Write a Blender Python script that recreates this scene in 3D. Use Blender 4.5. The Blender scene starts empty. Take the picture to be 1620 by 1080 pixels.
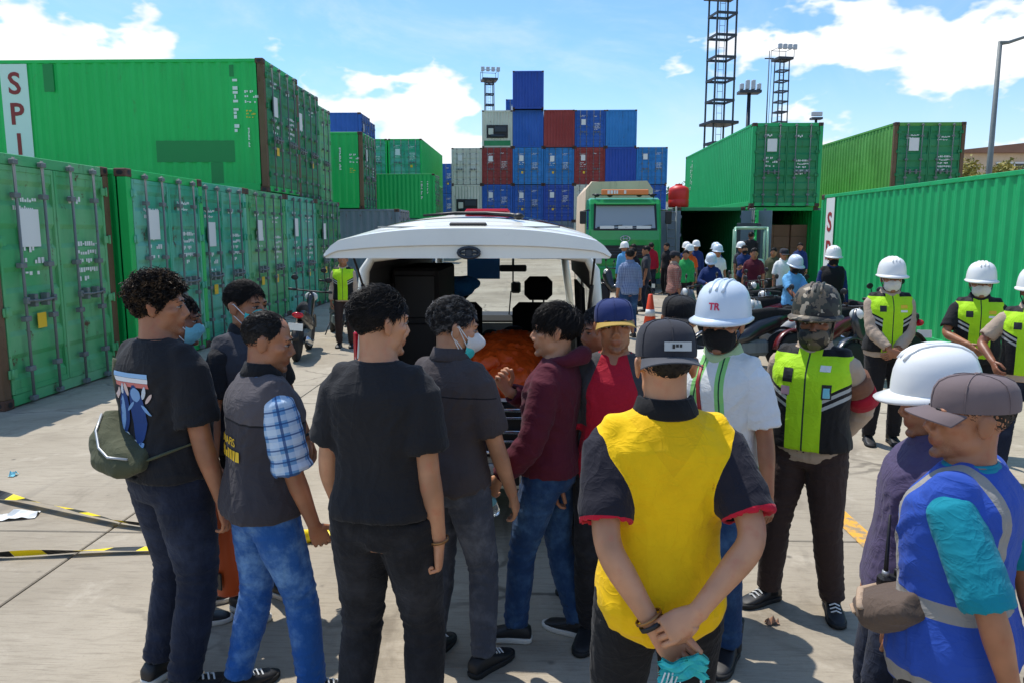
import bpy, math, random
import numpy as np
from mathutils import Vector, Matrix
R_ = math.radians
SC = bpy.context.scene
COL = SC.collection
# ---------------------------------------------------------------- camera, sky, sun, exposure
F_PX, CAM_H = 1200.0, 2.0
PITCH, YAW = math.atan(172/F_PX), math.atan(40/F_PX)
cam_d = bpy.data.cameras.new('camera')
cam_d.sensor_width = 36.0; cam_d.lens = 36.0*F_PX/1620.0
cam_d.clip_start = 0.05; cam_d.clip_end = 3000
cam = bpy.data.objects.new('camera', cam_d); COL.objects.link(cam)
cam.location = (0, 0, CAM_H); cam.rotation_euler = (math.pi/2-PITCH, 0, YAW)
SC.camera = cam
SUN_TO = Vector((-0.30, 0.36, 1.0)).normalized()
SUN_EL = math.asin(SUN_TO.z); SUN_AZ = math.atan2(SUN_TO.x, SUN_TO.y)
SC.view_settings.view_transform = 'Standard'; SC.view_settings.look = 'None'
SC.view_settings.gamma = 1.0; SC.view_settings.exposure = 1.16
SC.view_settings.use_curve_mapping = False
SC.cycles.use_denoising = True
SC.cycles.max_bounces = 6; SC.cycles.transparent_max_bounces = 6
world = bpy.data.worlds.new('World'); SC.world = world; world.use_nodes = True

def lin(c):
    return tuple(((v/255.0)/12.92 if v <= 10.3 else ((v/255.0+0.055)/1.055)**2.4) for v in c)

# ---- node expressions: V wraps a socket (or number) so patterns can be written as arithmetic
class V:
    def __init__(s, nt, k): s.nt, s.k = nt, k
    def _m(s, op, *a, clamp=False):
        n = s.nt.nodes.new('ShaderNodeMath'); n.operation = op; n.use_clamp = clamp
        for i, v in enumerate((s,)+a):
            v = v.k if isinstance(v, V) else v
            if isinstance(v, (int, float)): n.inputs[i].default_value = v
            else: s.nt.links.new(v, n.inputs[i])
        return V(s.nt, n.outputs[0])
    def __add__(s, o): return s._m('ADD', o)
    __radd__ = __add__
    def __sub__(s, o): return s._m('SUBTRACT', o)
    def __rsub__(s, o): return V(s.nt, float(o))._m('SUBTRACT', s)
    def __mul__(s, o): return s._m('MULTIPLY', o)
    __rmul__ = __mul__
    def __truediv__(s, o): return s._m('DIVIDE', o)
    def gt(s, o): return s._m('GREATER_THAN', o)
    def lt(s, o): return s._m('LESS_THAN', o)
    def ab(s): return s._m('ABSOLUTE')
    def mn(s, o): return s._m('MINIMUM', o)
    def mx(s, o): return s._m('MAXIMUM', o)
    def sin(s): return s._m('SINE')
    def pw(s, o): return s._m('POWER', o)
    def mod(s, o): return s._m('FLOORED_MODULO', o)
    def clamp(s): return s._m('ADD', 0.0, clamp=True)
    def between(s, a, b): return s.gt(a)*s.lt(b)
    def step(s, a, b):       # smooth ramp a..b
        n = s.nt.nodes.new('ShaderNodeMapRange'); n.interpolation_type = 'SMOOTHSTEP'
        s.nt.links.new(s.k, n.inputs[0]); n.inputs[1].default_value = a; n.inputs[2].default_value = b
        return V(s.nt, n.outputs[0])

class MT:
    """material helper"""
    def __init__(s, name, base=(0.5,0.5,0.5), rough=0.6, metal=0.0, spec=0.5):
        s.m = bpy.data.materials.new(name); s.m.use_nodes = True
        s.nt = s.m.node_tree; s.b = s.nt.nodes['Principled BSDF']
        s.b.inputs['Base Color'].default_value = (*base, 1); s.b.inputs['Roughness'].default_value = rough
        s.b.inputs['Metallic'].default_value = metal; s.b.inputs['Specular IOR Level'].default_value = spec
        s.col = None
    def node(s, t): return s.nt.nodes.new(t)
    def coord(s, which='Object'):
        n = s.node('ShaderNodeTexCoord'); return n.outputs[which]
    def attr(s, name):
        n = s.node('ShaderNodeAttribute'); n.attribute_name = name; return n
    def xyz(s, sock):
        n = s.node('ShaderNodeSeparateXYZ'); s.nt.links.new(sock, n.inputs[0])
        return [V(s.nt, n.outputs[i]) for i in range(3)]
    def noise(s, sock, scale, detail=4, rough=0.55, dist=0.0, stretch=None):
        if stretch:
            mp = s.node('ShaderNodeMapping'); mp.inputs['Scale'].default_value = stretch
            s.nt.links.new(sock, mp.inputs[0]); sock = mp.outputs[0]
        n = s.node('ShaderNodeTexNoise'); n.inputs['Scale'].default_value = scale
        n.inputs['Detail'].default_value = detail; n.inputs['Roughness'].default_value = rough
        n.inputs['Distortion'].default_value = dist
        s.nt.links.new(sock, n.inputs['Vector']); return V(s.nt, n.outputs['Fac'])
    def vor(s, sock, scale, out='Distance'):
        n = s.node('ShaderNodeTexVoronoi'); n.inputs['Scale'].default_value = scale
        s.nt.links.new(sock, n.inputs['Vector']); return V(s.nt, n.outputs[out])
    def rgb(s, c):
        n = s.node('ShaderNodeRGB'); n.outputs[0].default_value = (*c, 1); return n.outputs[0]
    def mix(s, a, b, f, mode='MIX'):
        n = s.node('ShaderNodeMix'); n.data_type = 'RGBA'; n.blend_type = mode
        a = s.rgb(a) if isinstance(a, tuple) else a; b = s.rgb(b) if isinstance(b, tuple) else b
        s.nt.links.new(a, n.inputs[6]); s.nt.links.new(b, n.inputs[7])
        if isinstance(f, V): s.nt.links.new(f.k, n.inputs[0])
        else: n.inputs[0].default_value = f
        return n.outputs[2]
    def setcol(s, sock): s.nt.links.new(sock, s.b.inputs['Base Color'])
    def setv(s, name, v): s.nt.links.new(v.k, s.b.inputs[name])
    def bump(s, h, strength=0.3, dist=0.01):
        n = s.node('ShaderNodeBump'); n.inputs['Strength'].default_value = strength; n.inputs['Distance'].default_value = dist
        s.nt.links.new(h.k, n.inputs['Height']); s.nt.links.new(n.outputs[0], s.b.inputs['Normal'])

def build_world():
    nt = world.node_tree; nt.nodes.clear()
    out = nt.nodes.new('ShaderNodeOutputWorld'); bg = nt.nodes.new('ShaderNodeBackground')
    sky = nt.nodes.new('ShaderNodeTexSky'); sky.sky_type = 'NISHITA'; sky.sun_disc = False
    sky.sun_elevation = SUN_EL; sky.sun_rotation = SUN_AZ; sky.air_density = 1.0; sky.dust_density = 0.6; sky.ozone_density = 1.6
    h = MT.__new__(MT); h.nt = nt
    tc = nt.nodes.new('ShaderNodeTexCoord').outputs['Generated']
    x, y, z = h.xyz(tc)
    comb = nt.nodes.new('ShaderNodeCombineXYZ')
    for i, e in enumerate((x*3.1+1.7, y*3.1+0.6, z*6.2)): nt.links.new(e.k, comb.inputs[i])
    p = comb.outputs[0]
    def billow(sc): return 1.0-(h.noise(p, sc, 4, 0.5, 0.0)*2-1).ab()
    n1 = h.noise(p, 1.15, 5, 0.5, 0.1); bl = billow(3.0); n2 = h.noise(p, 7.0, 6, 0.6, 0.0)
    cover = 0.684-(0.36-z).clamp()*0.33          # cloudier towards the horizon
    d = n1*0.64+bl*0.27+n2*0.09-cover
    fac = d.step(0.0, 0.045)*(z+0.02).step(-0.02, 0.03)
    veil = h.noise(p, 0.7, 6, 0.65, 1.2).step(0.40, 0.75)*0.35
    fac = fac.mx(veil)
    cl = h.mix((2.6, 2.9, 3.3), (3.8, 3.8, 3.8), (d.step(0.0, 0.09)*0.6+h.noise(p, 3.2, 6, 0.6, 0.3).step(0.36, 0.66)*0.5).clamp())
    hz = (0.22-z).step(0.0, 0.22)*0.72          # low haze band
    tint = h.mix(sky.outputs[0], (0.36, 0.49, 0.59), 1.0, 'MULTIPLY')
    sk = h.mix(tint, (2.7, 3.1, 3.5), hz)
    c = h.mix(sk, cl, fac)
    nt.links.new(c, bg.inputs[0]); bg.inputs[1].default_value = 0.15
    nt.links.new(bg.outputs[0], out.inputs[0])
build_world()
world.cycles.sampling_method = 'MANUAL'; world.cycles.sample_map_resolution = 512
sd = bpy.data.lights.new('sun', 'SUN'); sd.energy = 2.05; sd.angle = R_(0.53); sd.color = (1.0, 0.955, 0.89)
sun = bpy.data.objects.new('sun', sd); COL.objects.link(sun)
sun.rotation_euler = (-SUN_TO).to_track_quat('-Z', 'Y').to_euler(); sun.location = (-8, 8, 30)

# ---------------------------------------------------------------- mesh helpers
class MB:
    """collects faces; .mesh() makes ONE mesh"""
    def __init__(s): s.v, s.f, s.mi, s.sm = [], [], [], []
    def add(s, vs, fs, mi=0, smooth=False):
        o = len(s.v); s.v += [tuple(map(float, p)) for p in vs]
        for f in fs: s.f.append([i+o for i in f]); s.mi.append(mi); s.sm.append(smooth)
        return s
    def box(s, lo, hi, mi=0, bev=0.0, M=None):
        (x0,y0,z0),(x1,y1,z1) = lo, hi
        if bev > 0:
            vs, fs = bevbox(lo, hi, bev)
        else:
            vs = [(x0,y0,z0),(x1,y0,z0),(x1,y1,z0),(x0,y1,z0),(x0,y0,z1),(x1,y0,z1),(x1,y1,z1),(x0,y1,z1)]
            fs = [(0,3,2,1),(4,5,6,7),(0,1,5,4),(1,2,6,5),(2,3,7,6),(3,0,4,7)]
        if M is not None: vs = [M @ Vector(v) for v in vs]
        return s.add(vs, fs, mi)
    def tube(s, pts, r, n=8, mi=0, cap=True, flat=None, up=None):
        pts = [np.array(p, float) for p in pts]; m = len(pts)
        rs = [r]*m if np.isscalar(r) else list(r)
        rings = loft_frames(pts, up)
        vs, fs = [], []
        for i in range(m):
            a, b = rings[i]
            ra, rb = (rs[i], rs[i]*(flat or 1.0)) if np.isscalar(rs[i]) else rs[i]
            for k in range(n):
                t = 2*math.pi*k/n
                vs.append(pts[i]+a*ra*math.cos(t)+b*rb*math.sin(t))
        for i in range(m-1):
            for k in range(n):
                fs.append((i*n+k, i*n+(k+1)%n, (i+1)*n+(k+1)%n, (i+1)*n+k))
        if cap:
            fs.append(tuple(range(n))[::-1]); fs.append(tuple((m-1)*n+k for k in range(n)))
        return s.add(vs, fs, mi, n > 5)
    def lathe(s, prof, n=24, mi=0, c=(0,0,0), sx=1, sy=1, smooth=True):
        vs, fs = [], []
        for (r, z) in prof:
            for k in range(n):
                t = 2*math.pi*k/n; vs.append((c[0]+r*sx*math.cos(t), c[1]+r*sy*math.sin(t), c[2]+z))
        m = len(prof)
        for i in range(m-1):
            for k in range(n): fs.append((i*n+k, i*n+(k+1)%n, (i+1)*n+(k+1)%n, (i+1)*n+k))
        if prof[0][0] > 1e-5: fs.append(tuple(range(n))[::-1])
        if prof[-1][0] > 1e-5: fs.append(tuple((m-1)*n+k for k in range(n)))
        return s.add(vs, fs, mi, smooth)
    def ell(s, c, r, n=12, m=8, mi=0, M=None):
        vs, fs = [], []
        for i in range(m+1):
            ph = math.pi*i/m-math.pi/2
            for k in range(n):
                t = 2*math.pi*k/n
                vs.append((r[0]*math.cos(ph)*math.cos(t), r[1]*math.cos(ph)*math.sin(t), r[2]*math.sin(ph)))
        if M is not None: vs = [tuple(M @ Vector(v)) for v in vs]
        vs = [(v[0]+c[0], v[1]+c[1], v[2]+c[2]) for v in vs]
        for i in range(m):
            for k in range(n): fs.append((i*n+k, i*n+(k+1)%n, (i+1)*n+(k+1)%n, (i+1)*n+k))
        return s.add(vs, fs, mi, True)
    def grid(s, P, mi=0, smooth=True, closed=False):
        P = np.asarray(P, float); a, b = P.shape[:2]
        fs = []
        for i in range(a-1):
            for k in range(b if closed else b-1):
                fs.append((i*b+k, i*b+(k+1)%b, (i+1)*b+(k+1)%b, (i+1)*b+k))
        return s.add(P.reshape(-1, 3), fs, mi, smooth)
    def prism(s, poly, z0, z1, axis='z', mi=0):
        n = len(poly)
        def mk(p, z): return {'z': (p[0],p[1],z), 'y': (p[0],z,p[1]), 'x': (z,p[0],p[1])}[axis]
        vs = [mk(p, z0) for p in poly]+[mk(p, z1) for p in poly]
        fs = [tuple(range(n))[::-1], tuple(range(n, 2*n))]+[(k, (k+1)%n, n+(k+1)%n, n+k) for k in range(n)]
        return s.add(vs, fs, mi)
    def mesh(s, name='mesh'):
        me = bpy.data.meshes.new(name); me.from_pydata(s.v, [], s.f)
        me.polygons.foreach_set('material_index', s.mi); me.polygons.foreach_set('use_smooth', s.sm)
        me.update(); return me

def bevbox(lo, hi, b):
    (x0,y0,z0),(x1,y1,z1) = lo, hi
    b = min(b, (x1-x0)*.45, (y1-y0)*.45, (z1-z0)*.45)
    vs, idx = [], {}
    for i in (0,1):
        for j in (0,1):
            for k in (0,1):
                cx, cy, cz = (x0,x1)[i], (y0,y1)[j], (z0,z1)[k]
                sx, sy, sz = (1,-1)[i]*b, (1,-1)[j]*b, (1,-1)[k]*b
                idx[i,j,k] = len(vs); vs += [(cx, cy+sy, cz+sz), (cx+sx, cy, cz+sz), (cx+sx, cy+sy, cz)]
    g = lambda i,j,k,a: idx[i,j,k]+a
    fs = []
    for i in (0,1):
        q = [g(i,0,0,0), g(i,1,0,0), g(i,1,1,0), g(i,0,1,0)]; fs.append(q if i else q[::-1])
        q = [g(0,i,0,1), g(1,i,0,1), g(1,i,1,1), g(0,i,1,1)]; fs.append(q[::-1] if i else q)
        q = [g(0,0,i,2), g(1,0,i,2), g(1,1,i,2), g(0,1,i,2)]; fs.append(q if i else q[::-1])
    for i in (0,1):
        for j in (0,1):
            fs.append([g(i,j,0,0), g(i,j,1,0), g(i,j,1,1), g(i,j,0,1)])
            fs.append([g(i,0,j,0), g(i,1,j,0), g(i,1,j,2), g(i,0,j,2)])
            fs.append([g(0,i,j,1), g(1,i,j,1), g(1,i,j,2), g(0,i,j,2)])
            for k in (0,1): pass
    for i in (0,1):
        for j in (0,1):
            for k in (0,1): fs.append([g(i,j,k,0), g(i,j,k,1), g(i,j,k,2)])
    return vs, fs

def loft_frames(pts, up=None):
    m = len(pts); T = []
    for i in range(m):
        t = pts[min(i+1, m-1)]-pts[max(i-1, 0)]; l = np.linalg.norm(t); T.append(t/l if l > 1e-9 else np.array([0,0,1.]))
    u = np.array(up, float) if up is not None else (np.array([0,0,1.]) if abs(T[0][2]) < 0.9 else np.array([0,1.,0]))
    a = np.cross(u, T[0]); a /= np.linalg.norm(a); fr = []
    for i in range(m):
        a = a-T[i]*a.dot(T[i]); a /= np.linalg.norm(a); fr.append((a, np.cross(T[i], a)))
    return fr

def ob(name, data, mats=None, parent=None, loc=None, rot=None, scale=None):
    """link one mesh object; mats is one material or a list (set on the object)"""
    if isinstance(data, MB): data = data.mesh(name)
    o = bpy.data.objects.new(name, data); COL.objects.link(o)
    if mats is not None:
        mats = mats if isinstance(mats, (list, tuple)) else [mats]
        while len(data.materials) < len(mats): data.materials.append(None)
        for i, m in enumerate(mats):
            o.material_slots[i].link = 'OBJECT'; o.material_slots[i].material = m
    if parent is not None: o.parent = parent
    if loc is not None: o.location = loc
    if rot is not None: o.rotation_euler = rot
    if scale is not None: o.scale = scale
    return o
def tag(o, label, cat, group=None):
    o['label'] = label; o['category'] = cat
    if group: o['group'] = group
    return o
def thing(name, label, cat, loc=(0,0,0), rz=0.0, group=None):
    o = bpy.data.objects.new(name, None); COL.objects.link(o); o.location = loc; o.rotation_euler = (0,0,rz); o.empty_display_size = 0.1
    return tag(o, label, cat, group)
def kind(o, k): o['kind'] = k; return o
SCRATCH = bpy.data.scenes.new('scratch')          # modifiers are evaluated here, then the scene is removed
def evaluated(o):
    SCRATCH.collection.objects.link(o); vl = SCRATCH.view_layers[0]; vl.update()
    me = bpy.data.meshes.new_from_object(o.evaluated_get(vl.depsgraph)); return me
def text_mesh(body, size=1.0, ext=0.002, bold=0.0, space=1.0):
    c = bpy.data.curves.new('lettering', 'FONT'); c.body = body; c.size = size; c.extrude = ext; c.offset = bold
    c.align_x = 'CENTER'; c.align_y = 'CENTER'; c.resolution_u = 3; c.space_character = space
    o = bpy.data.objects.new('lettering', c)
    me = evaluated(o)
    bpy.data.objects.remove(o); bpy.data.curves.remove(c); me.materials.clear(); return me

# ---------------------------------------------------------------- materials of the setting
def paint(name, c, rough=0.45, dirt=0.35, rust=0.12, var=0.12, fade=None):
    t = MT(name, c, rough); oc = t.coord('Object')
    oi = t.node('ShaderNodeObjectInfo').outputs['Random']
    add = t.node('ShaderNodeVectorMath'); add.operation = 'ADD'; t.nt.links.new(oc, add.inputs[0])
    cx = t.node('ShaderNodeCombineXYZ'); rr = V(t.nt, oi)*37.0; t.nt.links.new(rr.k, cx.inputs[0]); t.nt.links.new(rr.k, cx.inputs[2])
    t.nt.links.new(cx.outputs[0], add.inputs[1]); p = add.outputs[0]
    big = t.noise(p, 0.7, 4, 0.6, 0.3)
    streak = t.noise(p, 3.2, 5, 0.65, 0.2, (1.6, 1.6, 0.16))
    fine = t.noise(p, 14, 5, 0.7)
    f2 = fade or tuple(min(1, v*1.35+0.03) for v in c)
    col = t.mix(c, f2, big.step(0.35, 0.75)*var*2.2)
    col = t.mix(col, tuple(v*0.35+0.012 for v in c), (streak.step(0.52, 0.74))*dirt)
    rs = (t.noise(p, 5.5, 7, 0.72, 0.4)*0.6+streak*0.4).step(0.585-0.06*rust, 0.65)*min(1.0, rust*4)
    col = t.mix(col, (0.10, 0.045, 0.022), rs)
    t.setcol(col); t.setv('Roughness', rough+fine*0.22+rs*0.2)
    dent = t.noise(p, 1.9, 3, 0.5, 0.6); t.bump(big*0.6+dent*0.5+fine*0.04, 0.5, 0.045)
    return t.m
GREEN = lin((6, 158, 62)); 
M = {}
M['green'] = paint('bright green container paint', lin((10,178,84)), 0.42, 0.22, 0.05, 0.10)
M['green_worn'] = paint('worn green container paint', lin((66,164,100)), 0.5, 0.5, 0.30, 0.42, lin((128,184,136)))
M['green_teal'] = paint('teal green container paint', lin((40,162,124)), 0.5, 0.5, 0.26, 0.42, lin((120,190,166)))
M['green_dark'] = paint('dark green container paint', lin((12,124,72)), 0.45, 0.55, 0.15, 0.25, lin((70,150,100)))
M['green_old'] = paint('faded olive green container paint', lin((84,148,62)), 0.55, 0.45, 0.12, 0.3)
M['green_side'] = paint('bluish green container paint', lin((8,164,92)), 0.40, 0.30, 0.05, 0.14, lin((40,180,110)))  # slightly bluer green paint, the same on every body panel
M['blue'] = paint('blue container paint', lin((14,84,168)), 0.45, 0.35, 0.10, 0.2)
M['blue_deep'] = paint('deep blue container paint', lin((12,66,158)), 0.4, 0.3, 0.05, 0.15)
M['blue_light'] = paint('light blue container paint', lin((22,116,182)), 0.45, 0.4, 0.12, 0.25)
M['brown'] = paint('red brown container paint', lin((138,46,42)), 0.5, 0.4, 0.12, 0.2)
M['cream'] = paint('off white container paint', lin((196,200,184)), 0.5, 0.4, 0.15, 0.2)
M['grey'] = paint('blue grey container paint', lin((104,118,130)), 0.5, 0.45, 0.2, 0.2)
M['galv'] = paint('worn galvanised steel', lin((104,112,112)), 0.5, 0.5, 0.22, 0.2); 
M['cast'] = paint('rusty corner casting', lin((84,58,44)), 0.7, 0.5, 0.5, 0.3)
M['rustpost'] = paint('rust brown steel post', lin((98,74,50)), 0.65, 0.5, 0.5, 0.3)
M['wht'] = MT('white lettering paint', lin((222,224,220)), 0.5).m
M['redlet'] = MT('dark red lettering paint', lin((150,40,38)), 0.5).m
M['greenpatch'] = MT('overpainted darker green patch', lin((0,128,62)), 0.5).m
M['yellow'] = MT('yellow paint', lin((232,190,40)), 0.5).m
M['black'] = MT('black plastic', lin((20,20,22)), 0.5).m
M['rubber'] = MT('black rubber', lin((24,24,25)), 0.8).m
M['steel'] = MT('dark painted steel', lin((52,60,68)), 0.5, 0.3).m
M['chrome'] = MT('bright metal', lin((200,202,205)), 0.22, 1.0).m
M['silver'] = MT('silver painted metal', lin((172,176,178)), 0.4, 0.5).m
M['woodfloor'] = paint('container plywood floor', lin((92,64,44)), 0.7, 0.4, 0.0, 0.2)
M['carton'] = paint('brown cardboard cartons', lin((150,112,88)), 0.8, 0.2, 0.0, 0.2)
# ---------------------------------------------------------------- ground
def concrete(name):
    t = MT(name, (0.4,0.36,0.31), 0.85, spec=0.25)
    g = t.node('ShaderNodeNewGeometry').outputs['Position']
    big = t.noise(g, 0.35, 6, 0.6, 0.4); mid = t.noise(g, 2.4, 6, 0.65, 0.3); fine = t.noise(g, 60, 4, 0.7)
    groove = t.noise(g, 1.0, 4, 0.65, 0.3, (3.5, 34.0, 1.0)); groove2 = t.noise(g, 1.0, 2, 0.5, 0.1, (9.0, 130.0, 1.0))
    stain = t.noise(g, 1.1, 8, 0.7, 1.2, (0.8, 0.8, 1.0)); spots = t.vor(g, 4.5); tyre = t.noise(g, 1.0, 5, 0.6, 0.8, (1.5, 0.12, 1.0)); vn = t.node('ShaderNodeTexVoronoi'); vn.feature = 'DISTANCE_TO_EDGE'; vn.inputs['Scale'].default_value = 0.42; wv = t.node('ShaderNodeMix'); wv.data_type = 'RGBA'; wv.blend_type = 'ADD'; wv.inputs[0].default_value = 0.35; nz = t.node('ShaderNodeTexNoise'); nz.inputs['Scale'].default_value = 2.2; nz.inputs['Detail'].default_value = 5; t.nt.links.new(g, nz.inputs['Vector']); t.nt.links.new(g, wv.inputs[6]); t.nt.links.new(nz.outputs['Color'], wv.inputs[7]); t.nt.links.new(wv.outputs[2], vn.inputs['Vector']); crack = V(t.nt, vn.outputs['Distance'])
    c = t.mix(lin((150,139,121)), lin((180,169,150)), big.step(0.3, 0.7))
    c = t.mix(c, lin((116,106,91)), (groove*0.6+groove2*0.4).step(0.47, 0.66)*0.42)
    c = t.mix(c, lin((104,94,80)), stain.step(0.52, 0.74)*0.6)
    c = t.mix(c, lin((96,92,86)), tyre.step(0.58, 0.74)*0.40)
    c = t.mix(c, lin((198,187,169)), mid.step(0.56, 0.72)*0.45)
    c = t.mix(c, lin((58,54,50)), (0.14-spots).step(0.0, 0.13)*mid.step(0.5, 0.6)*0.75)
    c = t.mix(c, lin((118,110,98)), fine.step(0.52, 0.8)*0.42)
    c = t.mix(c, lin((72,66,58)), (0.012-crack).step(0.0, 0.009)*big.step(0.45, 0.6)*0.7)
    oil = t.noise(g, 0.9, 6, 0.6, 0.5); c = t.mix(c, lin((78,72,66)), oil.step(0.66, 0.74)*0.7)
    t.setcol(c); t.setv('Roughness', 0.78+mid*0.16)
    t.bump(groove*0.5+groove2*0.6+fine*0.5+mid*0.3, 0.45, 0.007)
    return t.m
M['concrete'] = concrete('brushed worn concrete')
b = MB().add([(-900,-300,-0.035),(900,-300,-0.035),(900,1500,-0.035),(-900,1500,-0.035)], [(0,1,2,3)])
ground = kind(ob('ground', b, M['concrete']), 'structure')
SW, SL = 5.05, 5.0
slab = MB().box((-SW/2+0.007, -SL/2+0.007, -0.2), (SW/2-0.007, SL/2-0.007, 0), bev=0.006).mesh('concrete_slab')
for i in range(-4, 6):
    for j in range(-1, 16):
        ob('concrete_slab', slab, M['concrete'], ground, (-2.9+SW/2+i*SW, 2.3+j*SL, 0))
ln = MT('worn yellow road paint', lin((226,170,60)), 0.7)
gp = ln.node('ShaderNodeNewGeometry').outputs['Position']
ln.setcol(ln.mix(lin((224,164,52)), lin((150,132,104)), ln.noise(gp, 9, 6, 0.7).step(0.45, 0.6)))
M['roadline'] = ln.m
for k in range(7):
    y0 = 2.2+k*5.0 if k else 4.1
    o = ob('yellow_lane_mark', MB().add([(2.10,y0,.004),(2.24,y0,.004),(2.24,y0+1.5,.004),(2.10,y0+1.5,.004)], [(0,1,2,3)]), M['roadline'], ground)

# ---------------------------------------------------------------- shipping containers
CW, CH = 2.438, 2.896
def corr(a0, a1, z0, z1, depth, pitch, flat=0.26, slope=0.24):
    """trapezoid corrugation along a: list of (a, d)"""
    n = max(3, int(round((a1-a0)/pitch))); p = (a1-a0)/n; pr = [(a0, 0.0)]
    for k in range(n):
        s = a0+k*p
        pr += [(s+p*flat*0.5, 0.0), (s+p*(flat*0.5+slope), depth), (s+p*(1-flat*0.5-slope), depth), (s+p*(1-flat*0.5), 0.0)]
    pr.append((a1, 0.0)); return pr
CM = {}
def cont_meshes(L):
    if L in CM: return CM[L]
    d = {}; w = CW/2
    # frame: posts, rails, sill, header (slot 0) and corner castings (slot 1)
    b = MB()
    for sx in (-1, 1):
        for y0, y1 in ((0.0, 0.14), (L-0.14, L)):
            x0, x1 = sorted((sx*w, sx*(w-0.13))); b.box((x0, y0, 0.118), (x1, y1, CH-0.118), 2 if y0 == 0 else 0, 0.01)
        x0, x1 = sorted((sx*(w-0.004), sx*(w-0.07)))
        b.box((x0, 0.178, 0.03), (x1, L-0.178, 0.19), 0, 0.006); b.box((x0, 0.178, CH-0.085), (x1, L-0.178, CH-0.012), 0, 0.006)
    for y0, y1 in ((0.008, 0.13), (L-0.13, L-0.008)):
        b.box((-w+0.165, y0, 0.02), (w-0.165, y1, 0.15), 0, 0.006); b.box((-w+0.165, y0, CH-0.135), (w-0.165, y1, CH-0.01), 0, 0.006)
    for sx in (-1, 1):
        for y0, y1 in ((-0.003, 0.178), (L-0.178, L+0.003)):
            for z0 in (0, CH-0.118):
                x0, x1 = sorted((sx*(w+0.003), sx*(w-0.16))); b.box((x0, y0, z0), (x1, y1, z0+0.118), 1, 0.012)
                yf = y0-0.001 if y0 < 1 else y1+0.001; s = -1 if y0 < 1 else 1
                cx = sx*(w-0.08)
                ring = [(cx+0.032*math.cos(t)*1.2, z0+0.059+0.034*math.sin(t)) for t in np.linspace(0, 2*math.pi, 10, endpoint=False)]
                b.add([(x, yf+s*0.002, z) for x, z in ring], [tuple(range(10)) if s < 0 else tuple(range(10))[::-1]], 3)  # black ovals on each casting stand in for the dark of its holes
                xf = sx*(w+0.005)
                ring = [(y0+0.09+0.05*math.cos(t), z0+0.059+0.034*math.sin(t)) for t in np.linspace(0, 2*math.pi, 10, endpoint=False)]
                b.add([(xf, y, z) for y, z in ring], [tuple(range(10))], 3)
    d['frame'] = b.mesh('frame')
    pr = corr(0.16, L-0.16, 0, 0, 0.030, 0.278)
    b = MB(); b.grid([[(-w+0.012+dd, a, z) for a, dd in pr] for z in (0.18, CH-0.08)], smooth=False); d['side_l'] = b.mesh('side_panel')
    b = MB(); b.grid([[(w-0.012-dd, a, z) for a, dd in pr] for z in (0.18, CH-0.08)], smooth=False); d['side_r'] = b.mesh('side_panel')
    pr = corr(-w+0.13, w-0.13, 0, 0, 0.045, 0.25)
    b = MB(); b.grid([[(a, L-0.015-dd, z) for a, dd in pr] for z in (0.14, CH-0.12)], smooth=False); d['end_wall'] = b.mesh('end_wall')
    pr = corr(0.16, L-0.16, 0, 0, 0.02, 0.21)
    b = MB(); b.grid([[(x, a, CH-0.012-dd) for a, dd in pr] for x in (-w+0.06, w-0.06)], smooth=False); d['roof'] = b.mesh('roof')
    b = MB(); b.box((-w+0.07, 0.13, 0.12), (w-0.07, L-0.03, 0.16)); d['floor'] = b.mesh('floor')
    # one door leaf, hinge at its local x=0, spans +x
    lw = w-0.14; z0, z1 = 0.155, CH-0.14
    def leaf(sg):
        b = MB(); pr = [(z0+0.06, 0.0)]; n = 5; p = (z1-z0-0.12)/n
        for k in range(n):
            s = z0+0.06+k*p; pr += [(s+p*0.20, 0.0), (s+p*0.32, 0.032), (s+p*0.68, 0.032), (s+p*0.80, 0.0)]
        pr.append((z1-0.06, 0.0))
        xs = (0.05*sg, (lw-0.05)*sg)
        P = [[(x, 0.012+dd, z) for z, dd in pr] for x in (xs if sg > 0 else xs[::-1])]
        b.grid(P, smooth=False)
        b.grid([[(q[0], 0.06, q[2]) for q in row] for row in P], smooth=False)
        for x0, x1 in ((0.006, 0.05), (lw-0.05, lw-0.006)):
            x0, x1 = sorted((x0*sg, x1*sg)); b.box((x0, 0.0, z0), (x1, 0.065, z1), 0, 0.006)
        x0, x1 = sorted((0.05*sg, (lw-0.05)*sg)); b.box((x0, 0.001, z0), (x1, 0.064, z0+0.06)); b.box((x0, 0.001, z1-0.06), (x1, 0.064, z1))
        for zz in (0.35, 1.05, 1.85, 2.5):
            x0, x1 = sorted((-0.05*sg, 0.09*sg)); b.box((x0, -0.022, zz), (x1, -0.002, zz+0.1), 0, 0.004)
            b.tube([(-0.01*sg, -0.03, zz-0.01), (-0.01*sg, -0.03, zz+0.11)], 0.016, 6)
        return b.mesh('door')
    d['door_l'], d['door_r'] = leaf(1), leaf(-1)
    b = MB()                                       # lock rod with cams, brackets, handle; slot 0 galvanised
    b.tube([(0,-0.045,0.04), (0,-0.045,CH-0.05)], 0.0175, 8)
    for zz in (0.07, CH-0.10): b.box((-0.045,-0.075,zz-0.03), (0.045,-0.012,zz+0.03), 0, 0.008)
    for zz in (0.42, 1.0, 1.62, 2.42): b.box((-0.055,-0.068,zz-0.03), (0.055,-0.001,zz+0.03), 0, 0.006)
    b.box((-0.03,-0.085,1.17), (0.03,-0.03,1.25), 0, 0.006); b.tube([(0.0,-0.085,1.21), (0.12,-0.09,1.205), (0.40,-0.088,1.19)], [0.014,0.014,0.011], 6)
    b.box((0.33,-0.085,1.13), (0.39,-0.001,1.28), 0, 0.004)
    d['rod'] = b.mesh('lock_rod')
    CM[L] = d; return d
random.seed(4)
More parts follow.
